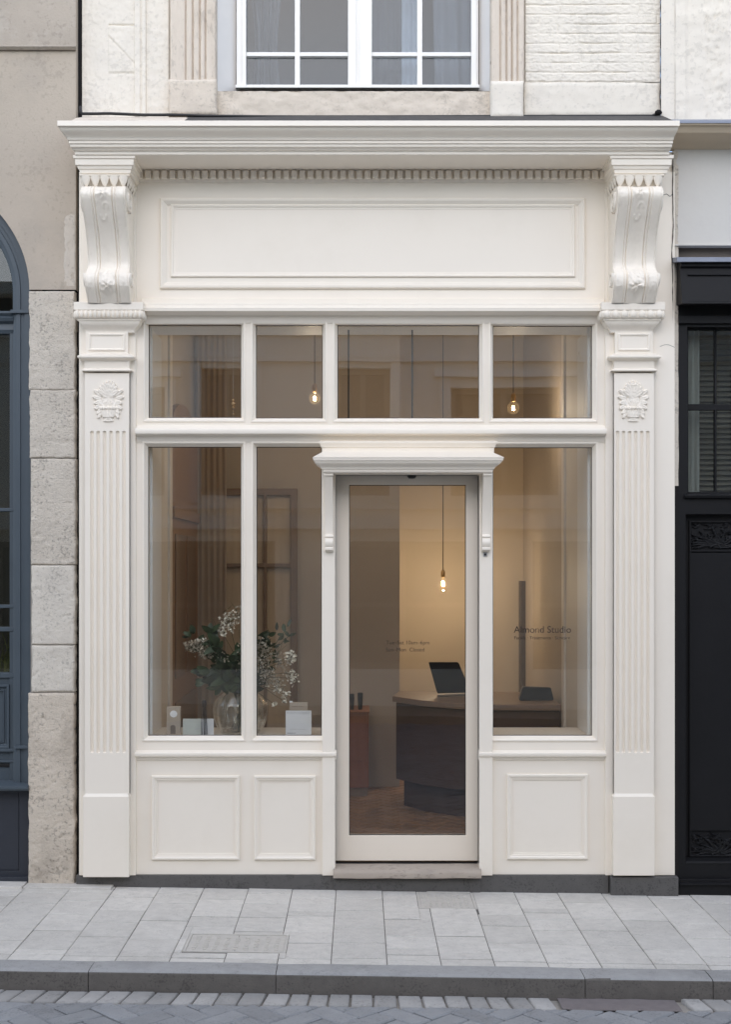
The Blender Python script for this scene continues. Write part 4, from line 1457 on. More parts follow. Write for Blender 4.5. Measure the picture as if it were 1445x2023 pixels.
def drape(x0, x1, z0, z1, y, n, amp, seed, lean=0.0, tie=None):
    m = MB()
    rows = []
    N = n * 10
    for i in range(N + 1):
        u = i / N
        row = []
        for j in range(25):
            v = j / 24
            k = 1.0
            if tie:
                k = 1.0 - tie * math.exp(-((v - 0.18) / 0.2) ** 2)
            x = x0 + (x1 - x0) * (0.5 + (u - 0.5) * k) + lean * (1 - v)
            yy = y + amp * math.sin(u * n * 2 * math.pi + 1.2 * fbm(u * 3, v * 2, seed)) * (0.7 + 0.5 * fbm(u * 5, v, seed))
            row.append((x, yy, z0 + (z1 - z0) * v))
        rows.append(row)
    m.grid(rows)
    return m


tag(drape(PX(492, .3), PX(560, .3), PZ(180, .3), 5.8, 0.30, 4, 0.02, 3, tie=0.35).build('curtain', M['sheer'], smooth=80),
    'sheer grey curtain gathered behind the left sash of the white upper window', 'curtain', 'curtains of the upper window')
tag(drape(PX(735, .34), PX(800, .34), PZ(180, .34), 5.8, 0.34, 3, 0.010, 8).build('curtain', M['sheer'], smooth=80),
    'thin grey curtain beside the central stile of the white upper window', 'curtain', 'curtains of the upper window')
tag(drape(PX(794, .28), PX(831, .28), PZ(180, .28), 5.8, 0.28, 2, 0.015, 5).build('curtain', M['sheer_bright'], smooth=80),
    'bright white narrow curtain behind the glazing bar of the upper window', 'curtain', 'curtains of the upper window')
tag(drape(PX(850, .34), PX(925, .34), PZ(180, .34), 5.8, 0.36, 3, 0.010, 13, lean=0.03).build('curtain', M['in_grey'], smooth=80),
    'dim grey curtain in the last pane of the upper window, near the brickwork', 'curtain', 'curtains of the upper window')

# flashing and cable behind the cornice
m = MB()
m.prism_x(PX(372, 0), PX(1312, 0), [(YW + 0.02, PZ(229, YW)), (YW - 0.012, PZ(229, YW)), (-0.30, PZ(241.5, -.30)), (-0.30, PZ(243, -.30)), (YW + 0.02, PZ(262, YW))])
m.build('flashing', M['flash'], house)
m = MB()
m.prism_x(PX(152, -.1), PX(371, -.1), [(YW, PZ(231, YW)), (-0.12, PZ(233, -.12)), (-0.30, PZ(241, -.3)), (YW, PZ(250, YW))])
m.build('ledge', M['wall_beige'], house)
pts = [(PX(158, -.03), -0.03, PZ(215)), (PX(159, -.06), -0.05, PZ(222, -.05))]
for q in lin(162, 432, 30):
    pts.append((PX(q, -.06), -0.05 + 0.004 * fbm(q * .02, 1), PZ(224 + 5 * (q - 162) / 270 + 0.6 * math.sin(q * .05), -.05)))
pts += [(PX(600), 0.02, PZ(228.5)), (PX(900), 0.02, PZ(227.5)), (PX(1290), 0.02, PZ(226.5)), (PX(1302), 0.02, PZ(222))]
m = MB()
m.tube(pts, 0.008, 8)
cab = m.build('cable', M['rod'])
tag(cab, 'thin black cable running along the top of the shop cornice', 'cable')

# the dark joint between the houses
m = MB()
pts = [(PX(1308 + 1.2 * fbm(i * .6, 4), .05), 0.05, z) for i, z in enumerate(lin(PZ(226, .05), HT - .02, 60))]
m.tube(pts, [0.006 + 0.002 * fbm(i * .9, 2) for i in range(60)], 6)
m.ball((PX(1303, 0), 0.01, PZ(221)), (0.02, 0.02, 0.015), 8, 6)
m.build('joint', M['crack'], house)
m = MB()
m.box(PX(149, .05), PX(162, .05), 0.06, 0.12, -0.1, HT)
m.build('wall_edge', M['crack'], house)

# ------------------------------------------------------------------ left house with arched blue joinery
left = thing('stone_house', 'stone and render house with rough limestone pier and an arched opening beside the cream shopfront', 'house', (-2.2, 0, 0))
YL = 0.0
m = MB()
seedl = 1
for (a, b, t, bt, amp, edge, mm) in ((57, 147, 575, 769.8, .0025, .005, 'stone'), (58, 147, 770.2, 904, .005, .006, 'stone'), (60, 148, 906, 1115.5, .003, .008, 'stone'),
                                     (62, 147, 1117, 1273.5, .002, .007, 'stone_pale'), (62, 146, 1275, 1367, .003, .010, 'stone_pale'), (55, 146, 1369.5, 1760, .004, .010, 'stone_low')):
    m = MB()
    rough_block(m, PX(a, YL), PX(b, YL), PZ(bt, YL), PZ(t, YL), YL, 0.45, seedl, amp=amp, edge=edge, n=0.0055, edge_amp=0.9, pits=True)
    seedl += 3
    m.build('pier_block', M[mm], left, smooth=60)
m = MB()
m.box(PX(59), PX(145), YL + 0.012, YL + 0.4, 0.0, PZ(576))
m.build('mortar', M['joint'], left)

# rendered wall with arched hole: arch centre left of the frame
ARCX, ARR = -2.72, 0.93
ax_edge = PX(57, YL)
ARR = ax_edge - ARCX
az = PZ(572)
ART = PZ(352)


def arch_pts(r, rz, n=28):
    return [(ARCX + r * math.cos(math.pi * i / n), az + rz * math.sin(math.pi * i / n)) for i in range(n + 1)]


m = MB()
outer = [(ARCX - 2.5, az), (ARCX - 2.5, HT), (PX(149, YL), HT), (PX(149, YL), az)]
arc = arch_pts(ARR, ART - az + 0.13)
AH = ART - az + 0.13
yf = YL + 0.004
Xs = [ARCX - ARR * math.cos(math.pi * i / 80) for i in range(81)]
top = 5.6
for yy, flip in ((yf, False),):
    for i in range(len(Xs) - 1):
        q = []
        for x in (Xs[i], Xs[i + 1]):
            k = (x - ARCX) / ARR
            q.append((x, az + AH * math.sqrt(max(0, 1 - k * k))))
        m.add([(q[0][0], yy, q[0][1]), (q[1][0], yy, q[1][1]), (q[1][0], yy, HT), (q[0][0], yy, HT)], [(0, 1, 2, 3)])
        m.add([(q[0][0], yy, q[0][1]), (q[1][0], yy, q[1][1]), (q[1][0], yy + 0.3, q[1][1]), (q[0][0], yy + 0.3, q[0][1])], [(3, 2, 1, 0)])
m.add([(ax_edge, yf, az), (PX(149, YL), yf, az), (PX(149, YL), yf, HT), (ax_edge, yf, HT)], [(0, 1, 2, 3)])
m.add([(PX(149, YL), yf, az), (PX(149, YL), yf + 0.3, az), (PX(149, YL), yf + 0.3, HT), (PX(149, YL), yf, HT)], [(0, 1, 2, 3)])
m.add([(ARCX - ARR - 2.5, yf, -0.1), (ARCX - ARR, yf, -0.1), (ARCX - ARR, yf, HT), (ARCX - ARR - 2.5, yf, HT)], [(0, 1, 2, 3)])
m.build('wall', M['render'], left, smooth=40)
m = MB()
m.prism_x(-6.0, PX(150, -.02), [(YL, PZ(99)), (YL - 0.012, PZ(97, -.02)), (YL - 0.028, PZ(93, -.02)), (YL - 0.028, PZ(91, -.02)), (YL, PZ(89))])
m.box(-6.0, PX(149.5), YL - 0.004, YL + 0.002, PZ(90), 5.9)
m.build('string_course', M['render_stained'], left)
m = MB()


def lime(x, z):
    u = (x - PX(136)) / 0.035
    v = (z - PZ(500)) / 0.22
    return 0.0035 * min(1, max(0.0, 1.0 - u * u * (1.6 if u < 0 else 0.2) - v * v + 1.1 * fbm(x * 22, z * 14, 5)))


m.relief(lin(PX(112), PX(147), 50), lin(PZ(565), PZ(420), 120), yf, lime)
m.build('lime_patch', M['lime_patch'], left, smooth=60)

arched = thing('arched_window', 'blue grey arched shop window joinery with fluted jamb set in the stone opening', 'window', (ARCX, 0.1, 0))
BL = M['blue']
JY = 0.06
# jamb: stepped flutes; arch follows the same steps
m = MB()
steps = [(0.0, 0.04), (0.035, 0.04), (0.037, 0.052), (0.058, 0.052), (0.060, 0.045), (0.082, 0.045), (0.084, 0.056), (0.100, 0.060), (0.102, 0.085), (0.112, 0.09), (0.112, 0.14)]
z0b = PZ(1560, JY)
for (i0, y0), (i1, y1) in zip(steps, steps[1:]):
    m.add([(ax_edge - i0, y0, z0b), (ax_edge - i1, y1, z0b), (ax_edge - i1, y1, az), (ax_edge - i0, y0, az)], [(0, 1, 2, 3)])
    N = 72
    for k in range(N):
        q = []
        for t in (math.pi * k / N, math.pi * (k + 1) / N):
            q.append([(ARCX + (ARR - i) * math.cos(t), y, az + (AH - i) * math.sin(t)) for i, y in ((i0, y0), (i1, y1))])
        m.add([q[0][0], q[0][1], q[1][1], q[1][0]], [(0, 1, 2, 3)])
    m.add([(2 * ARCX - ax_edge + i0, y0, z0b), (2 * ARCX - ax_edge + i1, y1, z0b), (2 * ARCX - ax_edge + i1, y1, az), (2 * ARCX - ax_edge + i0, y0, az)], [(0, 1, 2, 3)])
m.build('jamb', BL, arched, smooth=25)
ix = ax_edge - 0.10
lx = 2 * ARCX - ix
m = MB()
m.prism_x(lx, ix, [(0.14, PZ(657, JY)), (0.09, PZ(657, JY)), (0.08, PZ(650, JY)), (0.085, PZ(638, JY)), (0.06, PZ(634, JY)), (0.05, PZ(628, JY)), (0.065, PZ(624, JY)), (0.05, PZ(619, JY)), (0.05, PZ(615, JY)), (0.14, PZ(613, JY))])
m.box(ix - 0.01, ax_edge - 0.01, 0.03, 0.1, PZ(620, JY), PZ(614, JY))
m.build('transom', BL, arched)
for py, hh in ((1007, .009), (1198, .009), (1243, .012), (1334, .014)):
    m = MB()
    m.box(lx, ix, 0.085, 0.14, PZ(py, .09) - hh, PZ(py, .09) + hh)
    m.build('glazing_bar', BL, arched, bevel=0.003)
m = MB()
m.box(ix - 0.03, ix + 0.004, 0.09, 0.14, z0b, PZ(640, .1))
m.box(lx - 0.004, lx + 0.03, 0.09, 0.14, z0b, PZ(640, .1))
m.build('stile', BL, arched, bevel=0.003)
m = MB()
m.box(lx, ix, 0.10, 0.16, PZ(1545, JY), PZ(1330, JY))
m.frame(lx + 0.05, ix - 0.03, PZ(1478, .1), PZ(1352, .1), [(0, 0.102), (0, 0.082), (0.012, 0.082), (0.02, 0.098), (0.03, 0.098), (0.03, 0.09), (0.035, 0.09)])
m.box(lx, ix + 0.01, 0.075, 0.1, PZ(1486, JY), PZ(1480, JY))
m.box(ix + 0.01, ax_edge - 0.012, 0.03, 0.1, PZ(1478, JY), PZ(1472, JY))
m.box(lx, ix - 0.005, 0.085, 0.1, PZ(1508, JY), PZ(1504, JY))
m.build('lower_panel', BL, arched, bevel=0.003)
m = MB()
m.box(ix - 0.20, ix - 0.012, 0.094, 0.1, PZ(1516, .09), PZ(1509, .09))
m.build('letter_slot', M['rod'], arched, bevel=0.004)
m = MB()
m.prism_x(lx - 0.1, ax_edge - 0.002, [(0.14, PZ(1563, JY)), (-0.01, PZ(1562, 0)), (-0.02, PZ(1558, 0)), (-0.02, PZ(1553, 0)), (0.06, PZ(1544, JY)), (0.14, PZ(1543, JY))])
m.build('sill', BL, arched, bevel=0.002)
m = MB()
m.wall(lx - 0.1, ax_edge + 0.006, 0.0, PZ(1561, JY), 0.06, 0.14, [(lx, PX(37, .06), PZ(1720, .06), PZ(1566, .06))])
m.box(lx, PX(36, .06), 0.064, 0.12, PZ(1719, .06), PZ(1566, .06))
m.box(lx - 0.1, ax_edge + 0.006, 0.03, 0.14, -0.05, PZ(1731, .05))
m.build('base_panel', M['blue_dark'], arched, bevel=0.002)
m = MB()
m.box(lx + 0.01, ix - 0.01, 0.118, 0.123, PZ(1332, .1), PZ(656, .1))
pa = [(ARCX + (ARR - 0.105) * math.cos(math.pi * i / 60), az - 0.02 + (AH - 0.105) * math.sin(math.pi * i / 60)) for i in range(61)]
m.prism_y(pa, 0.118, 0.123)
m.build('pane', M['glass_dark'], arched, smooth=0)
m = MB()
m.box(-4.2, -1.75, 1.6, 1.7, -0.1, 4.2)
m.box(-4.2, -1.72, 0.3, 1.7, 4.2, 4.3)
m.box(-1.76, -1.70, 0.35, 1.7, -0.1, 4.2)
m.box(-4.2, -1.72, 0.16, 1.7, 0.45, 0.5)
m.box(-4.3, -4.2, 0.3, 1.7, -0.1, 4.2)
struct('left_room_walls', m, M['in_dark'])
m = MB()
for k in range(26):
    bx, by = PX(8, .3) + rnd.uniform(-.06, .03), 0.3 + rnd.uniform(-.04, .04)
    a, ln, h = rnd.uniform(-1.2, 1.2), rnd.uniform(.03, .12), rnd.uniform(.10, .26)
    p0 = Vector((bx, by, PZ(1338, .3)))
    rows = []
    for j in range(6):
        t = j / 5
        c = p0 + Vector((math.sin(a) * ln * t * t, math.cos(a) * .03 * t, h * t))
        w = 0.005 * (1 - t) + 0.0006
        rows.append([c + Vector((-w, 0, 0)), c + Vector((w, 0.002, 0))])
    m.grid(rows)
m.box(PX(0, .3) - .1, PX(14, .3), 0.2, 0.4, 0.5, PZ(1338, .3))
pl_ = m.build('plant', M['grass'], merge=False)
tag(pl_, 'yellow green spiky leaved plant behind the lowest pane of the blue arched window', 'plant')

# ------------------------------------------------------------------ right house and black shopfront
right = thing('plastered_house', 'pale grey plastered house wall with a tan ledge above the black shopfront', 'house', (2.6, 0, 0))
m = MB()
m.wall(PX(1333), 6.2, PZ(485), PZ(296), -0.005, 0.3)
m.build('wall', M['grey_wall'], right)
m = MB()
m.box(PX(1333), 6.2, 0.02, 0.3, PZ(236), HT)
m.build('upper_wall', M['wall_white'], right)
m = MB()
m.relief(lin(PX(1336), 3.4, 150), lin(PZ(238), 5.4, 90), 0.02, lambda x, z: 0.004 + 0.004 * fbm(x * 12, z * 12, 4) + (0.010 if x < PX(1360) else 0) + 0.006 * max(0, fbm(x * 5, z * 9, 9)) - 0.010 * max(0, fbm(x * 60, z * 60, 15, 3) - 0.12) * (2.5 if PX(1395) < x < PX(1432) else 0.3), cut=False)
m.add([(PX(1309), 0.02, PZ(238)), (PX(1336), 0.01, PZ(238)), (PX(1336), 0.01, 5.4), (PX(1309), 0.02, 5.4)], [(0, 1, 2, 3)])
m.build('stucco', M['wall_white'], right, smooth=60)
m = MB()
m.prism_x(PX(1339, -.2), 6.2, [(0.02, PZ(240, 0)), (-0.22, PZ(243.5, -.22)), (-0.22, PZ(246, -.22)), (-0.20, PZ(250, -.2)), (-0.18, PZ(262, -.18)), (-0.15, PZ(264, -.15)), (-0.13, PZ(270, -.1)), (-0.05, PZ(282, -.05)), (-0.03, PZ(294)), (0.0, PZ(296.5)), (0.02, PZ(296.5))])
m.build('ledge', M['tan'], right, smooth=40)
m = MB()
m.prism_x(PX(1310, -.1), 6.2, [(0.03, PZ(232)), (-0.22, PZ(238, -.22)), (-0.226, PZ(243, -.226)), (0.03, PZ(240))])
m.build('lead_capping', M['lead'], right)
m = MB()
m.box(PX(1333), 6.2, 0.05, 0.3, PZ(520), PZ(485))
m.build('recess', M['brown_recess'], right)
m = MB()
m.prism_x(PX(1333), 6.2, [(0.0, PZ(483)), (-0.018, PZ(484)), (-0.018, PZ(486.5)), (0.02, PZ(488)), (0.02, PZ(483))])
m.build('wall_lip', M['grey_wall'], right)
# broken plaster edge against the cream shopfront
m = MB()
pts = []
zs = lin(PZ(960), PZ(300), 70)
m.grid([[(PX(1331 + 2.0 * fbm(z * 3, 1) - (3.0 if z > PZ(640) else 0)), -0.012 + .004 * fbm(z * 8, 2), z), (PX(1341 + 1.0 * fbm(z * 4, 5)), -0.006 + .008 * fbm(z * 9, 4), z)] for z in zs])
m.build('broken_edge', M['stone'], right)
m = MB()
pts = [(PX(1330 + 2.2 * fbm(z * 4, 8), -.02), -0.022, z) for z in lin(PZ(640), PZ(305), 50)]
m.tube(pts, [max(0.0005, 0.0022 + 0.0028 * fbm(i * .5, 3)) * min(1, i / 12) for i in range(50)], 6)
m.tube([(PX(q, -.02), -0.0185, PZ(386 + 6 * fbm(q * .1, 3))) for q in lin(1312, 1330, 8)], 0.0014, 5)
m.tube([(PX(q, -.02), -0.0185, PZ(686 - 4 * math.sin((q - 1305) * .12))) for q in lin(1305, 1334, 10)], 0.0009, 5)
m.build('crack', M['crack'], right)
m = MB()
m.box(PX(1333), PX(1342), 0.0, 0.3, -0.1, PZ(486))
m.build('wall_end', M['crack'], right)

bshop = thing('black_shopfront', 'black painted shopfront with carved panels and a lead topped box cornice', 'shopfront', (2.6, 0, 0))
BK = M['black']
m = MB()
m.prism_x(PX(1337, -.1), 6.0, [(0.05, PZ(505)), (-0.12, PZ(508, -.12)), (-0.125, PZ(518, -.12)), (0.05, PZ(516))])
m.build('lead_capping', M['lead'], bshop, bevel=0.004)
m = MB()
m.prism_x(PX(1346, -.1), 6.0, [(0.05, PZ(516)), (-0.10, PZ(518, -.1)), (-0.10, PZ(526, -.1)), (-0.085, PZ(530, -.09)), (-0.13, PZ(600, -.13)), (-0.10, PZ(601, -.1)), (0.05, PZ(602))])
m.box(PX(1358, -.1), 6.0, -0.128, -0.10, PZ(598, -.13), PZ(594, -.13))
m.prism_x(PX(1360, -.1), 6.0, [(-0.092, PZ(545, -.1)), (-0.104, PZ(544, -.1)), (-0.104, PZ(541, -.1)), (-0.09, PZ(540, -.1))])
m.build('box_cornice', BK, bshop, bevel=0.003)
wxa = PX(1358, .06)
m = MB()
bz = lambda py: PZ(py, .0)
m.wall(PX(1341), 6.0, 0.06, PZ(600), 0.0, 0.10, [(wxa - 0.012, 5.6, bz(978), bz(646)), (PX(1356), 3.3, bz(1705), bz(1016)), (3.5, 5.6, bz(1705), bz(1016))])
m.box(PX(1341), 6.0, -0.02, 0.01, PZ(640), PZ(625))
m.box(PX(1341), 6.0, -0.02, 0.0, -0.15, PZ(1735))
m.prism_x(PX(1341), 6.0, [(0.0, PZ(1747)), (-0.035, PZ(1746)), (-0.035, PZ(1743)), (-0.02, PZ(1741)), (0.0, PZ(1741))])
m.prism_x(wxa - 0.03, 6.0, [(0.02, PZ(985)), (-0.02, PZ(984)), (-0.025, PZ(979)), (0.02, PZ(975))])
m.box(PX(1341), 6.0, 0.02, 0.10, 0.0, 0.1)
m.build('frame', BK, bshop, bevel=0.002)
m = MB()
m.wall(wxa - 0.012, 5.6, bz(978), bz(646), 0.045, 0.075, [(PX(1360, .06), PX(1412, .06), PZ(799, .06), PZ(652, .06)), (PX(1416, .06), 5.5, PZ(799, .06), PZ(652, .06)),
                                                         (PX(1360, .06), PX(1412, .06), PZ(972, .06), PZ(811, .06)), (PX(1416, .06), 5.5, PZ(972, .06), PZ(811, .06))])
bw = m.build('window', BK, bshop, bevel=0.003)
m = MB()
m.box(wxa, 5.55, 0.058, 0.063, PZ(974, .06), PZ(650, .06))
m.build('pane', M['glass_dark'], bw, smooth=0)
for xa, xb in ((PX(1356), 3.3), (3.5, 5.6)):
    m = MB()
    m.box(xa, xb, 0.05, 0.09, bz(1706), bz(1015))
    m.frame(xa + 0.028, xb - 0.028, bz(1697), bz(1028), [(0, 0.052), (0, 0.04), (0.008, 0.036), (0.014, 0.044), (0.014, 0.052)])
    m.box(xa + 0.03, xb - 0.03, 0.036, 0.052, bz(1090), bz(1086))
    m.box(xa + 0.036, xb - 0.036, 0.038, 0.052, bz(1644), bz(1092))
    m.prism_x(xa, xb, [(0.05, bz(1706)), (-0.004, bz(1706)), (0.0, bz(1702)), (0.03, bz(1697)), (0.05, bz(1697))])
    bp_ = m.build('panel', BK, bshop, bevel=0.002)
    if xa < 3:
        for (t, b_, sd_) in ((1032, 1084, 3), (1648, 1694, 8)):
            cxx, czz = PX(1416), (bz(t) + bz(b_)) / 2
            W2, H2 = cxx - (xa + 0.036), (bz(t) - bz(b_)) / 2
            pet = []
            rr = random.Random(sd_)
            for k in range(15):
                a = math.radians(-98 + 14 * k)
                pet.append((0, -0.85, math.sin(a) * 1.0, math.cos(a), rr.uniform(0.85, 1.6), 0.085))
            for k in range(40):
                a = rr.uniform(0, 6.28)
                pet.append((rr.uniform(-1, 1), rr.uniform(-0.9, 0.9), math.sin(a), math.cos(a), rr.uniform(0.3, 0.6), 0.075))

            def fn(x, z):
                u, v = (x - cxx) / W2, (z - czz) / H2
                if abs(u) > 1 or abs(v) > 1: return 0.0005
                hh = 0.0005
                for (pu, pv, du, dv, L, Wd) in pet:
                    a, b2 = u - pu, v - pv
                    t = (a * du + b2 * dv) / L
                    if not 0 <= t <= 1: continue
                    s = abs(-a * dv + b2 * du + 0.12 * math.sin(t * 4))
                    ww = Wd * math.sin(math.pi * (0.1 + 0.85 * t)) ** 0.6
                    if s < ww:
                        hh = max(hh, 0.015 * math.sqrt(1 - (s / ww) ** 2) * (0.5 + 0.5 * t))
                return hh
            m = MB()
            m.relief(lin(cxx - W2, cxx + W2, 110), lin(bz(b_), bz(t), 60), 0.049, fn, cut=False)
            m.build('carving', BK, bp_, smooth=60)
tag(drape(PX(1358, .16), PX(1383, .16), PZ(990, .16), PZ(640, .16), 0.16, 2, 0.008, 3).build('side_curtain', M['curtain_pale'], smooth=80),
    'pale grey narrow curtain at the edge of the black shop window', 'curtain')
m = MB()
zz = PZ(1000, .3)
while zz < PZ(630, .3):
    m.add([(PX(1378, .3), 0.30, zz), (5.5, 0.30, zz), (5.5, 0.33, zz + 0.027), (PX(1378, .3), 0.33, zz + 0.027)], [(0, 1, 2, 3)])
    m.add([(PX(1378, .3), 0.3015, zz - .001), (5.5, 0.3015, zz - .001), (5.5, 0.3315, zz + 0.026), (PX(1378, .3), 0.3315, zz + 0.026)], [(0, 1, 2, 3)])
    zz += 0.0295
tag(m.build('venetian_blind', M['blind'], smooth=0), 'lowered brown grey slatted blind behind the black framed window', 'blind')
m = MB()
m.box(1.75, 5.9, 1.8, 1.9, -0.1, 3.6)
m.box(1.72, 5.9, 0.12, 1.9, 3.6, 3.7)
m.box(5.9, 6.0, 0.12, 1.9, -0.1, 3.7)
m.box(1.70, 1.745, 0.31, 1.9, -0.1, 3.6)
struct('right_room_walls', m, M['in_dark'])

# ------------------------------------------------------------------ inside the shop
FZ = dbm - 0.012
m = MB()
m.box(-1.6, 1.9, 0.10, 4.0, FZ - 0.1, FZ - 0.012)
struct('floor_base', m, M['in_dark'])
m = MB()
herringbone(m, -1.35, 1.45, 0.12, 3.6, 0.075, FZ, 0.0012, 0.01, jitter=0.0004)
struct('floor', m, M['floor'], smooth=0, merge=False)
RX = PX(1170, GY) + 0.002
LX = PX(293, GY) - 0.002
CEIL = 3.62
m = MB()
m.box(LX - 0.12, LX, 0.075, 0.52, FZ, PZ(640, GY))           # left reveal
m.box(LX - 0.004, LX + 0.012, 0.115, 0.14, FZ, PZ(640, GY))
m.box(RX, RX + 0.12, 0.075, 0.52, FZ, PZ(640, GY))
m.box(RX - 0.012, RX + 0.004, 0.115, 0.14, FZ, PZ(640, GY))
m.box(LX - 0.12, RX + 0.12, 0.10, 0.36, PZ(641.5, GY), CEIL)   # head of the opening
struct('window_reveal_walls', m, M['in_light'], bevel=0.003)
m = MB()
m.box(LX - 0.16, LX - 0.02, 0.522, 1.0, FZ, CEIL)
m.box(RX + 0.02, RX + 0.16, 0.522, 1.15, FZ, CEIL)
m.box(LX - 0.16, LX - 0.005, 0.90, 1.0, FZ, CEIL)
m.box(RX + 0.006, RX + 0.16, 1.06, 1.15, FZ, CEIL)
struct('side_wall', m, M['in_cream'], bevel=0.004)
m = MB()
m.box(LX - 0.20, LX - 0.06, 1.0, 2.5, FZ, CEIL)
m.box(LX - 0.20, PX(790, 2.5), 2.5, 2.62, FZ, CEIL)
m.box(RX + 0.05, RX + 0.2, 1.15, 3.5, FZ, CEIL)
struct('inner_wall', m, M['in_brown'])
m = MB()
m.box(PX(790, 2.5) - 0.6, RX + 0.05, 3.4, 3.5, FZ, CEIL)
m.box(PX(790, 2.5) - 0.7, PX(790, 2.5) - 0.6, 2.62, 3.5, FZ, CEIL)
struct('back_wall', m, M['in_warm'])
m = MB()
m.box(-1.5, 1.6, 0.10, 3.6, CEIL, CEIL + 0.1)
struct('ceiling', m, M['in_ceiling'])
m = MB()
m.box(LX, RX, 0.0785, 0.55, PZ(1456, .08) - 0.04, PZ(1456, .08))
m2 = MB()
shelf = MB()
for a, b in ((LX, PX(640, .1)), (PX(968, .1), RX)):
    shelf.box(a, b, 0.078, 0.50, PZ(1456, .08) - 0.03, PZ(1456, .08))
    shelf.box(a, b, 0.46, 0.50, FZ, PZ(1456, .08) - 0.03)
struct('window_display_ledge', shelf, M['in_cream'], bevel=0.003)
SZ = PZ(1456, .08)

# arched oak door in the left wall
oak = thing('oak_door', 'brown oak door with arched top and glazed panel in the side wall behind the flower window', 'door', (LX - 0.05, 1.8, FZ))
y0, y1, ztp = 1.06, 2.36, 2.82
m = MB()
pts = [(y0, FZ), (y1, FZ), (y1, ztp - 0.25)] + [((y0 + y1) / 2 + (y1 - y0) / 2 * math.cos(a), ztp - 0.25 + 0.25 * math.sin(a)) for a in lin(0.1, math.pi - 0.1, 20)] + [(y0, ztp - 0.25)]
n = len(pts)
xa, xb = LX - 0.058, LX - 0.022
m.add([(xa, p, q) for p, q in pts] + [(xb, p, q) for p, q in pts], [tuple(range(n)), tuple(range(2 * n - 1, n - 1, -1))] + [(i, (i + 1) % n, n + (i + 1) % n, n + i) for i in range(n)])
m.build('leaf', M['oak'], oak)
for (a, b, c, d) in ((y0 + .16, (y0 + y1) / 2 - .05, FZ + .9, 1.95), ((y0 + y1) / 2 + .05, y1 - .16, FZ + .9, 1.95), (y0 + .16, y1 - .16, FZ + .15, FZ + .75)):
    m = MB()
    m.box(xb - 0.001, xb + 0.008, a, b, c, d)
    m.build('door_panel', M['oak_dark'], oak, bevel=0.004)
m = MB()
m.box(xb, xb + 0.02, y0 + .02, y1 - .02, 2.05, 2.12)
m.build('rail', M['oak'], oak, bevel=0.004)

# glazed inner screen
scr = thing('glazed_screen', 'brown framed glazed screen with four tall panes on the rear wall behind the flowers', 'screen', (-0.5, 2.44, FZ))
sx0, sx1, szt = PX(446, 2.4), PX(582, 2.4), PZ(965, 2.4)
mx_ = PX(524, 2.4)
m = MB()
ww = 0.024
zm = PZ(1117, 2.4)
m.wall(sx0 - .03, sx1 + .02, FZ, szt, 2.40, 2.46, [(sx0, mx_ - ww / 2, zm + .015, szt - .05), (mx_ + ww / 2, sx1 - .03, zm + .015, szt - .05), (sx0, mx_ - ww / 2, FZ + .1, zm - .015), (mx_ + ww / 2, sx1 - .03, FZ + .1, zm - .015)])
m.build('screen_frame', M['oak_dark'], scr, bevel=0.004)
m = MB()
m.box(sx0 - .01, sx1, 2.435, 2.445, FZ + .05, szt - .03)
m.build('pane', M['pane_tan'], scr)
tag(drape(PX(388, 2.3), PX(446, 2.3), FZ + .02, CEIL - .05, 2.36, 5, 0.006, 31).build('curtain', M['curtain_taupe'], smooth=80),
    'long taupe curtain hanging between the oak door and the glazed screen', 'curtain')

# reception counter
cnt = thing('reception_counter', 'dark brown reception counter with wooden top and recessed foot seen through the door', 'counter', (0.8, 1.6, FZ))
ctz = PZ(1375, 1.72)
foot = [(0.245, 1.72), (0.42, 1.46), (0.62, 1.30), (0.85, 1.22), (1.27, 1.20), (1.27, 1.95), (0.30, 2.05)]
inset = [(0.300, 1.76), (0.45, 1.53), (0.64, 1.38), (0.86, 1.30), (1.26, 1.28), (1.26, 1.93), (0.34, 2.03)]
outs = [(0.220, 1.715), (0.405, 1.435), (0.61, 1.27), (0.845, 1.19), (1.275, 1.17), (1.275, 1.98), (0.28, 2.08)]
m = MB()
m.prism_z(foot, FZ + 0.185, ctz - 0.045)
m.build('body', M['counter'], cnt, bevel=0.004, smooth=60)
m = MB()
m.prism_z(inset, FZ, FZ + 0.185)
m.build('foot', M['counter'], cnt, smooth=60)
m = MB()
m.prism_z(outs, ctz - 0.038, ctz)
m.build('top', M['counter_top'], cnt, bevel=0.004, smooth=60)
m = MB()
m.prism_z(inset, ctz - 0.046, ctz - 0.037)
m.build('shadow_gap', M['gasket'], cnt)

# laptop
lp = thing('laptop', 'open black laptop with lid tilted back on the counter, seen through the door', 'laptop', (0.68, 1.72, ctz))


def P3(px, py, y):
    return Vector((PX(px, y), y, PZ(py, y)))


c0, c1, c2, c3 = P3(864, 1369, 1.66), P3(930, 1367, 1.74), P3(906, 1308, 1.60), P3(847, 1308, 1.52)
nrm = (c1 - c0).cross(c3 - c0).normalized() * 0.008


def rquad(q, r):
    out = []
    for i in range(4):
        p, a, b = q[i], q[i - 1], q[(i + 1) % 4]
        da, db = (a - p).normalized() * r, (b - p).normalized() * r
        for t in lin(0, 1, 5):
            out.append(p + da * (1 - t) ** 2 + db * t ** 2)
    return out


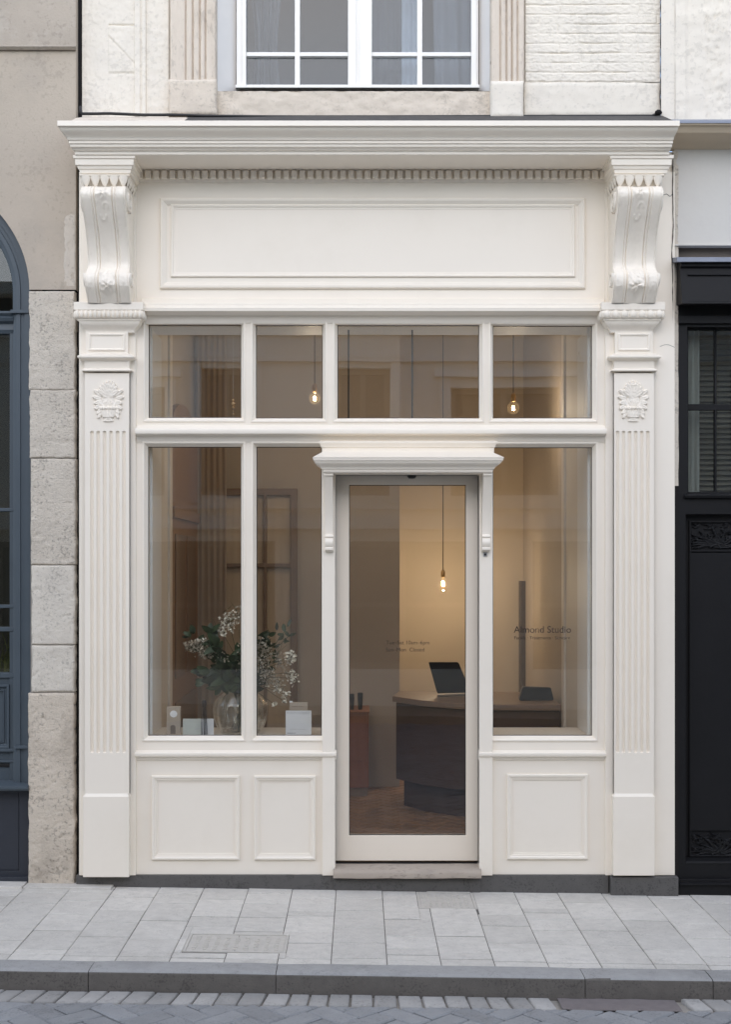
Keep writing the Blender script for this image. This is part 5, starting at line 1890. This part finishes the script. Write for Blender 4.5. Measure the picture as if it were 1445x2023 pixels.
m = MB()
fr = rquad([c0, c1, c2, c3], 0.012)
n = len(fr)
m.add([p for p in fr] + [p + nrm for p in fr], [tuple(range(n)), tuple(range(2 * n - 1, n - 1, -1))] + [(i, (i + 1) % n, n + (i + 1) % n, n + i) for i in range(n)])
m.build('lid', M['screen'], lp)
m = MB()
b0, b1 = Vector((c0.x, c0.y, ctz)), Vector((c1.x, c1.y, ctz))
dv = Vector((0.05, 0.19, 0))
bq = [b0 - dv * .05, b1 - dv * .05, b1 + dv, b0 + dv]
m.prism_z([(p.x, p.y) for p in bq], ctz + 0.002, ctz + 0.016)
m.build('base', M['laptop_base'], lp, bevel=0.003)

m = MB()
tx0, tx1 = PX(1028, 1.5), PX(1092, 1.5)
tz0 = ctz + 0.001
m.add([(tx0 - .02, 1.40, tz0), (tx1, 1.42, tz0), (tx1 + .01, 1.62, tz0), (tx0, 1.60, tz0), (tx0 + .014, 1.46, tz0 + .085), (tx1 - .012, 1.47, tz0 + .080), (tx1 - .008, 1.55, tz0 + .075), (tx0 + .018, 1.55, tz0 + .082)],
      [(3, 2, 1, 0), (0, 1, 5, 4), (1, 2, 6, 5), (2, 3, 7, 6), (3, 0, 4, 7), (4, 5, 6, 7)])
tag(m.build('till_terminal', M['screen'], bevel=0.01), 'low black wedge shaped till terminal on the counter behind the right shop window', 'terminal')
m = MB()
m.box(PX(1031, 3.3) - .01, PX(1043, 3.2), 3.25, 3.39, FZ, PZ(1148, 3.25))
tag(m.build('tall_board', M['board'], bevel=0.004), 'tall narrow dark board standing in the rear corner behind the shop name', 'board')

# small cabinet and bottles
cb = thing('side_cabinet', 'small reddish wooden cabinet against the brown wall behind the door glass', 'cabinet', (0.0, 2.3, FZ))
kx0, kx1, kz = PX(640, 2.3), PX(729, 2.15), PZ(1405, 2.1)
m = MB()
m.box(kx0, kx1, 2.1, 2.48, FZ + 0.06, kz - 0.012)
m.build('carcass', M['redwood'], cb, bevel=0.004)
m = MB()
m.box(kx0 - .008, kx1 + .006, 2.085, 2.485, kz - 0.012, kz)
m.build('top', M['redwood'], cb, bevel=0.003)
m = MB()
m.box(kx0 + .01, kx1 - .01, 2.11, 2.47, FZ, FZ + 0.06)
m.build('foot', M['oak_dark'], cb)
m = MB()
m.box(kx0 + .01, kx1 - .012, 2.094, 2.099, FZ + .25, kz - .03)
m.build('drawer', M['redwood'], cb, bevel=0.002)
for (px_, h, r, lab) in ((712, 0.118, 0.020, 'dark flared bottle standing at the right end of the reddish cabinet top'), (696, 0.110, 0.017, 'dark slim bottle beside the flared one on the reddish cabinet top')):
    x = PX(px_, 2.2)
    t = thing('bottle', lab, 'bottle', (x, 2.2, kz), 'dark bottles on the cabinet')
    m = MB()
    m.lathe([(r * .72, kz + .001), (r * .80, kz + h * .3), (r * .95, kz + h * .72), (r, kz + h * .80)], x, 2.2, 20)
    m.build('body', M['bottle'], t)
    m = MB()
    m.lathe([(r * .98, kz + h * .81), (r * .98, kz + h), (r * .7, kz + h + .003)], x, 2.2, 20)
    m.build('cap', M['rod'], t)


# pendant lamps
def pendant(label, x, y, zb, R, kind, watt):
    t = thing('pendant_lamp', label, 'pendant lamp', (x, y, CEIL), 'bare bulbs hanging inside the shop')
    m = MB()
    m.tube([(x, y, CEIL - .012), (x, y, zb + R * 2.0)], 0.0032, 6)
    m.build('cord', M['cord'], t)
    m = MB()
    m.lathe([(0.045, CEIL - .001), (0.045, CEIL - .012), (0.012, CEIL - .022)], x, y, 20)
    m.build('ceiling_rose', M['brass'], t)
    m = MB()
    s0 = zb + R * 1.0
    m.lathe([(0.012, s0 + .002), (0.016, s0 + .012), (0.016, s0 + .045), (0.010, s0 + .055), (0.004, s0 + .06)], x, y, 16)
    m.build('socket', M['brass'], t)
    m = MB()
    if kind == 'globe':
        pf = [(R * math.sin(a), zb - R * math.cos(a)) for a in lin(0, math.pi * .86, 16)] + [(0.013, s0 + .004)]
    else:
        pf = [(R * .62 * math.sin(a), zb - R * 0.9 - R * .8 * math.cos(a)) for a in lin(0.0, math.pi * .55, 9)] + [(R * .58, zb), (R * .42, zb + R * .55), (0.013, s0 + .004)]
    m.lathe(pf, x, y, 24)
    b = m.build('bulb', M['bulb_glass'], t, smooth=80)
    m = MB()
    h = R * 0.55
    for k in range(5):
        a = 2 * math.pi * k / 5
        rr = R * .22
        m.tube([(x + rr * math.cos(a), y + rr * math.sin(a), zb - h * (1.0 if kind != 'globe' else .7)), (x + rr * .6 * math.cos(a + .6), y + rr * .6 * math.sin(a + .6), zb + h * .6)], 0.0018, 5)
    m.build('filament', M['filament'], b)
    ld = bpy.data.lights.new('lamp_light', 'POINT')
    ld.energy = watt
    ld.color = (1.0, 0.86, 0.69)
    ld.shadow_soft_size = 0.010
    lo = bpy.data.objects.new('lamp_light', ld)
    COL.objects.link(lo)
    lo.parent = t
    lo.location = (0, 0, zb - CEIL)


pendant('lit round bulb hanging behind the second small upper window pane', PX(622, 1.5), 1.5, PZ(787, 1.5), 0.038, 'globe', 9)
pendant('lit round bulb hanging behind the rightmost small upper window pane', PX(1015, 1.5), 1.5, PZ(806, 1.5), 0.040, 'globe', 6)
pendant('lit slim teardrop bulb on a long cord seen through the door glass', PX(876, 2.75), 2.75, PZ(1152, 2.75), 0.040, 'tear', 16)

# two black rods hanging from the head of the opening
for px_, lab in ((689, 'thin black rod hanging at the left side of the widest upper pane'), (815, 'thin black rod hanging near the middle of the widest upper pane')):
    m = MB()
    x = PX(px_, .2)
    m.tube([(x, 0.2, PZ(656, .2) + .02), (x, 0.2, PZ(850, .2))], 0.0048, 8)
    m.lathe([(0.012, PZ(850, .2) - .02), (0.012, PZ(850, .2))], x, 0.2, 12)
    tag(m.build('hanging_rod', M['rod']), lab, 'rod', 'black rods in the upper window')
# string of beads
t = thing('bead_string', 'thin string of gold and glass beads hanging in the first upper window pane', 'ornament', (PX(461, .3), 0.3, PZ(690, .3)))
m = MB()
x = PX(461, .3)
m.tube([(x, 0.3, PZ(640, .3)), (x, 0.3, PZ(824, .3))], 0.0010, 5)
m.build('thread', M['steel'], t)
for py, r in ((790, .008), (797, .012), (804, .007), (812, .005), (818, .006), (760, .003), (770, .003)):
    m = MB()
    m.ball((x, 0.3, PZ(py, .3)), r, 12, 8)
    m.build('bead', M['bead'], t)

# ------------------------------------------------------------------ window display: vase, bouquet, cards
vy = 0.27
vx, vr = PX(475, vy), PX(528, vy) - PX(475, vy)
vh = PZ(1362, vy) - SZ
vs = thing('glass_vase', 'round clear ribbed glass vase on the ledge of the flower window', 'vase', (vx, vy, SZ))
m = MB()


def vrad(t):
    return vr * (0.55 + 0.45 * math.sin(math.pi * min(1, 0.12 + t * 0.72)) ** 0.8) if t < 0.72 else vr * (1.0 - 0.62 * ((t - 0.62) / 0.38) ** 1.4 * 0.75)


N = 144
prof = []
for t in lin(0, 1, 26):
    prof.append((t, vrad(t)))
ring = []
for side in (0, 1):
    rows = []
    for t, r in prof:
        row = []
        for k in range(N + 1):
            a = 2 * math.pi * k / N
            rib = 1 + 0.04 * math.cos(a * 16) * (1 if side == 0 else 0.4) * math.sin(math.pi * t)
            rr = (r - side * 0.006) * rib
            row.append((vx + rr * math.cos(a), vy + rr * math.sin(a), SZ + 0.001 + side * 0.012 * (1 - t) + t * vh))
        rows.append(row)
    m.grid(rows)
m.lathe([(0.0, SZ + .0012), (vrad(0) * .98, SZ + .0012), (vrad(0) * .98, SZ + .013), (0.0, SZ + .013)], vx, vy, 40)
m.build('bowl', M['vase_glass'], vs, smooth=80)
m = MB()
rows = []
for k in range(61):
    a = 2 * math.pi * k / 60
    R0 = vrad(1.0)
    rows.append([(vx + (R0 + .005 * math.cos(q)) * math.cos(a), vy + (R0 + .005 * math.cos(q)) * math.sin(a), SZ + vh + .005 * math.sin(q)) for q in lin(0, 2 * math.pi, 9)])
m.grid(rows)
m.build('rim', M['vase_glass'], vs, smooth=80)

bq_ = thing('bouquet', 'airy bouquet of cream blossom and dark green leaves standing in the ribbed glass vase', 'bouquet', (vx, vy, SZ + .01))
fr_ = random.Random(5)
stem, leafm, blo, dull = MB(), MB(), MB(), MB()
twig = stem


def bp(px, py, dy=0.0):
    return Vector((PX(px, vy + dy), vy + dy, PZ(py, vy + dy)))


def petal_flower(mbx, c, r):
    d = Vector((fr_.uniform(-1, 1), fr_.uniform(-1.2, .3), fr_.uniform(-.6, 1))).normalized()
    a = d.orthogonal().normalized()
    b = d.cross(a)
    ph = fr_.uniform(0, 6.28)
    for k in range(5):
        t = ph + k * 6.283 / 5
        u = a * math.cos(t) + b * math.sin(t)
        v = a * math.cos(t + .62) + b * math.sin(t + .62)
        w = a * math.cos(t - .62) + b * math.sin(t - .62)
        mbx.add([c, c + w * r * .72 + d * r * .22, c + u * r + d * r * .35, c + v * r * .72 + d * r * .22], [(0, 1, 2, 3)])


def cluster(px, py, dy, rpx, n, fs, mbx, squash=1.0):
    c = bp(px, py, dy)
    R_ = rpx / FOC * (DIST + vy)
    base = Vector((vx + fr_.uniform(-.04, .04), vy + fr_.uniform(-.04, .04), SZ + vh * .9))
    mid = (base + c) / 2 + Vector((0, 0, .05))
    stem.tube([base, mid, c], [.0022, .0018, .0012], 5)
    for _ in range(int(n * 2.0)):
        while True:
            q = Vector((fr_.uniform(-1, 1), fr_.uniform(-1, 1), fr_.uniform(-1, 1)))
            if q.length < 1: break
        q = q * (0.55 + 0.45 * q.length)
        p = c + Vector((q.x * R_, q.y * R_ * .8, q.z * R_ * squash))
        petal_flower(mbx, p, fr_.uniform(.6, 1.05) * fs)
        if fr_.random() < .4:
            twig.tube([c + (p - c) * .2 + Vector((0, .01, -.01)), p], .0007, 4)


for (px, py, dy, r, n, fs, which, sq) in ((452, 1228, -.02, 22, 60, .0085, blo, 1.15), (440, 1250, -.03, 10, 18, .0085, blo, 1), (470, 1215, .03, 20, 36, .008, dull, 1),
                                          (392, 1280, -.05, 24, 60, .008, dull, .75), (412, 1290, -.06, 20, 44, .008, dull, .8), (372, 1276, -.03, 14, 26, .008, dull, .8), (398, 1268, -.05, 14, 12, .008, blo, .7),
                                          (515, 1300, -.06, 26, 90, .0075, dull, 1.3), (528, 1330, -.08, 24, 80, .0075, dull, 1.2), (548, 1355, -.08, 18, 44, .0075, dull, 1), (512, 1275, -.02, 20, 40, .0075, dull, 1),
                                          (575, 1298, -.05, 14, 30, .0095, blo, 1.1), (579, 1340, -.06, 13, 26, .0095, blo, 1.3), (564, 1372, -.08, 10, 16, .009, blo, 1), (570, 1330, -.05, 12, 16, .008, dull, 1), (543, 1392, -.10, 8, 9, .0085, blo, .6), (562, 1386, -.1, 5, 6, .009, blo, .7), (548, 1362, -.1, 9, 10, .008, blo, 1),
                                          (524, 1285, .0, 16, 24, .008, blo, 1.4), (505, 1310, -.08, 14, 26, .008, blo, 1.5), (490, 1250, .02, 26, 40, .0075, dull, 1.3), (478, 1300, -.05, 24, 36, .008, dull, 1.2), (440, 1300, -.07, 16, 18, .008, dull, .8),
                                          (556, 1310, -.04, 18, 22, .007, dull, 1.2), (540, 1290, .02, 20, 22, .007, dull, 1.0)):
    cluster(px, py, dy, r, n, fs, which, sq)


def leaf_at(p, d, L, W):
    d = d.normalized()
    s = d.cross(Vector((fr_.uniform(-.4, .4), -1, fr_.uniform(-.6, .6)))).normalized()
    nn = s.cross(d)
    rows = []
    for j in range(7):
        t = j / 6
        w = W * math.sin(math.pi * (0.04 + 0.93 * t)) ** 0.8
        c = p + d * L * t + nn * (-0.25 * L * t * t)
        rows.append([c - s * w + nn * w * .3, c, c + s * w + nn * w * .3])
    leafm.grid(rows)


def spray(px, py, dy, n, spread, L, W):
    c = bp(px, py, dy)
    base = Vector((vx + fr_.uniform(-.03, .03), vy, SZ + vh * .95))
    dirn = (c - base)
    stem.tube([base, (base + c) / 2 + Vector((0, 0, .02)), c], .002, 5)
    for k in range(n):
        t = fr_.uniform(.55, 1.05)
        p = base + dirn * t + Vector((fr_.uniform(-1, 1), fr_.uniform(-.6, .6), fr_.uniform(-1, 1))) * spread
        d = dirn.normalized() * .6 + Vector((fr_.uniform(-1, 1), fr_.uniform(-1, .2), fr_.uniform(-.9, .9)))
        leaf_at(p, d, L * fr_.uniform(.7, 1.2), W * fr_.uniform(.7, 1.2))


for (px, py, dy, n, sp, L, W) in ((370, 1258, .03, 7, .018, .055, .012), (390, 1262, .02, 8, .02, .06, .016), (420, 1250, -.04, 8, .02, .07, .020), (428, 1265, -.05, 6, .02, .075, .020), (432, 1282, -.08, 9, .025, .07, .020),
                                  (405, 1320, -.04, 12, .03, .07, .020), (425, 1335, -.05, 16, .035, .08, .022), (455, 1325, -.04, 18, .045, .08, .024), (480, 1340, -.02, 18, .05, .08, .022), (460, 1350, -.06, 14, .04, .08, .02), (500, 1345, 0, 14, .05, .07, .02), (440, 1310, .0, 14, .04, .07, .02),
                                  (512, 1262, .02, 7, .02, .06, .014), (540, 1248, .03, 9, .02, .05, .013), (562, 1248, .03, 8, .02, .05, .012), (575, 1252, .04, 5, .016, .045, .010), (548, 1300, -.02, 5, .03, .05, .012), (535, 1262, .02, 5, .02, .05, .014), (408, 1345, -.05, 6, .02, .065, .018), (470, 1285, -.03, 8, .04, .07, .018), (500, 1320, .03, 10, .04, .06, .016)):
    spray(px, py, dy, n, sp, L, W)
for (a, b) in (((424, 1255), (417, 1220)), ((426, 1258), (432, 1228)), ((488, 1260), (472, 1195)), ((478, 1230), (480, 1190)), ((545, 1300), (560, 1262)), ((540, 1295), (566, 1275)), ((545, 1300), (552, 1268)), ((520, 1330), (560, 1350)), ((430, 1250), (420, 1222)), ((440, 1210), (462, 1192)), ((470, 1215), (455, 1188))):
    twig.tube([bp(a[0], a[1]), bp((a[0] + b[0]) / 2 + 2, (a[1] + b[1]) / 2), bp(*b)], [.0018, .0014, .0007], 5)
for k in range(22):
    a = fr_.uniform(0, 6.28)
    r0 = fr_.uniform(0.02, .9) * vr * .7
    stem.tube([(vx + math.cos(a + 2.6) * r0 * .8, vy + math.sin(a + 2.6) * r0 * .8, SZ + .016), (vx + math.cos(a) * .01, vy + math.sin(a) * .01, SZ + vh * .6), (vx + math.cos(a) * r0 * .7, vy + math.sin(a) * r0 * .7, SZ + vh * 1.15)], .0022, 5)
stem.build('stem', M['stem'], bq_, smooth=60)
lf = leafm.build('foliage', M['leaf'], bq_, smooth=60, merge=False, recalc=False)
blo.build('blossom', M['blossom'], bq_, smooth=0, merge=False, recalc=False)
dull.build('dull_blossom', M['blossom_dull'], bq_, smooth=0, merge=False, recalc=False)

cy = 0.12
bx = thing('kraft_box', 'slim tan kraft box with a round white label on the window ledge', 'box', (PX(342, cy), cy, SZ))
m = MB()
m.box(PX(329, cy), PX(356, cy), cy, cy + 0.035, SZ + .001, PZ(1396, cy))
m.build('carton', M['kraft'], bx, bevel=0.0015)
m = MB()
ccx, ccz = PX(342.8, cy), PZ(1410.5, cy)
m.prism_y([(ccx + .020 * math.cos(a), ccz + .0185 * math.sin(a)) for a in lin(0, 2 * math.pi, 33)[:-1]], cy - .0008, cy)
m.build('round_label', M['sticker'], bx, smooth=0)
m = MB()
hx, hz = PX(341.5, cy), PZ(1450, cy)
m.prism_y([(hx - .014, hz), (hx + .014, hz)] + [(hx + .014 * math.cos(a), PZ(1436, cy) + .010 * math.sin(a)) for a in lin(0, math.pi, 12)], cy - .0008, cy)
m.build('arch_print', M['ink_brown'], bx, smooth=0)

cd = thing('display_card', 'pale grey green landscape card with a grey right strip standing behind the dark reeds', 'card', (PX(391, .14), .14, SZ))
m = MB()
m.box(PX(361, .14), PX(397, .14), 0.14, 0.146, SZ + .001, PZ(1420, .14))
m.build('card_face', M['card_green'], cd)
m = MB()
m.box(PX(397, .14), PX(422, .14), 0.1395, 0.1455, SZ + .001, PZ(1420, .14))
m.build('side_strip', M['card'], cd)
print_row(PX(384.5, .139), PX(393.5, .139), PZ(1441, .139), .1392, M['ink_grey'], cd, 0.006)

rd = thing('reed_diffuser', 'bundle of thin dark reeds in front of the pale card on the window ledge', 'reed diffuser', (PX(404, .11), .11, SZ))
m = MB()
for (a, b) in ((397, 400), (400, 402), (403, 404), (410, 406), (408, 405), (399.5, 403), (404, 402), (406, 404)):
    yo = fr_.uniform(-.006, .006)
    m.tube([(PX(a, .11), .11 + yo, SZ + .002), (PX((a + b) / 2 - .5, .11), .11 + yo * .5, PZ(1418, .11)), (PX(b, .11), .11 - yo, PZ(1384 + fr_.uniform(-2, 4), .11))], .0016, 6)
m.build('reed', M['reed'], rd)
m = MB()
m.lathe([(0.009, PZ(1396, .11)), (0.0125, PZ(1392, .11)), (0.0125, PZ(1386, .11)), (0.010, PZ(1383, .11))], PX(403.5, .11), .11, 16)
m.build('band', M['reed'], rd)

kb = thing('kraft_card', 'small tan card with a white corner tab peeking above the white square card', 'card', (PX(589, .14), .14, SZ))
m = MB()
m.box(PX(572, .14), PX(608, .14), 0.14, 0.17, SZ + .001, PZ(1388, .14))
m.build('card_body', M['kraft'], kb, bevel=0.001)
m = MB()
m.box(PX(572, .14), PX(578.5, .14), 0.142, 0.146, PZ(1388, .14), PZ(1385, .14))
m.build('tab', M['card'], kb)
print_row(PX(577, .139), PX(599, .139), PZ(1396.5, .139), .1393, M['ink_brown'], kb, 0.003)

wc = thing('white_card', 'white square card with faint grey print standing at the right end of the flower window', 'card', (PX(590, .12), .12, SZ))
m = MB()
m.box(PX(564.5, .12), PX(615.5, .12), 0.12, 0.126, SZ + .001, PZ(1404, .12))
m.build('card_face', M['card'], wc, bevel=0.001)
lettering('PURITY HONEST', PX(567, .119), PX(613, .119), PZ(1410.5, .119), .1193, M['ink_grey'], wc, height=0.0115)
print_row(PX(573, .119), PX(604, .119), PZ(1441.2, .119), .1193, M['ink_grey'], wc, 0.0026)
print_row(PX(567.5, .119), PX(585, .119), PZ(1449, .119), .1193, M['ink'], wc, 0.0032)

# ------------------------------------------------------------------ houses across the street (seen in the glass)
OY = -9.0
opp = thing('facing_house', 'pale rendered terrace across the street with dark windows, seen only as a reflection', 'house', (0, OY, 0))
wins = []
for k in range(-3, 4):
    xw = 4.9 * k
    wins += [(xw + 1.13, xw + 2.48, 2.62, 3.96), (xw - 0.30, xw + 0.38, 2.62, 4.2), (xw - 1.98, xw - 1.36, 2.62, 4.2)]
lows = []
for k in range(-4, 5):
    xw = 0.55 + 2.55 * k
    lows.append((xw - 0.95, xw + 0.95, 0.45, 2.05))
m = MB()
m.wall(-12, 12, -0.3, 5.25, OY, OY - 0.25, wins + lows)
m.build('wall', M['opp_wall'], opp)
for (a, b, c, d) in wins + lows:
    m = MB()
    m.wall(a, b, c, d, OY - 0.12, OY - 0.16, [(a + .07, (a + b) / 2 - .035, c + .07, (c + d) / 2 - .03), ((a + b) / 2 + .035, b - .07, c + .07, (c + d) / 2 - .03), (a + .07, (a + b) / 2 - .035, (c + d) / 2 + .03, d - .07), ((a + b) / 2 + .035, b - .07, (c + d) / 2 + .03, d - .07)])
    w = m.build('window', M['opp_brown'], opp)
    m = MB()
    m.box(a, b, OY - 0.2, OY - 0.18, c, d)
    m.build('pane', M['opp_dark'], w)
m = MB()
for (zc0, h, p) in ((2.2, .16, .18), (2.45, .05, .06), (4.27, .08, .08), (4.6, .05, .05), (5.12, .14, .2)):
    m.box(-12, 12, OY, OY + p, zc0, zc0 + h)
for (a, b, c, d) in wins:
    m.box(a - .14, a, OY, OY + .04, c - .1, d + .12)
    m.box(b, b + .14, OY, OY + .04, c - .1, d + .12)
    m.box(a - .2, b + .2, OY, OY + .09, d + .121, d + .2)
m.build('mouldings', M['opp_trim'], opp)
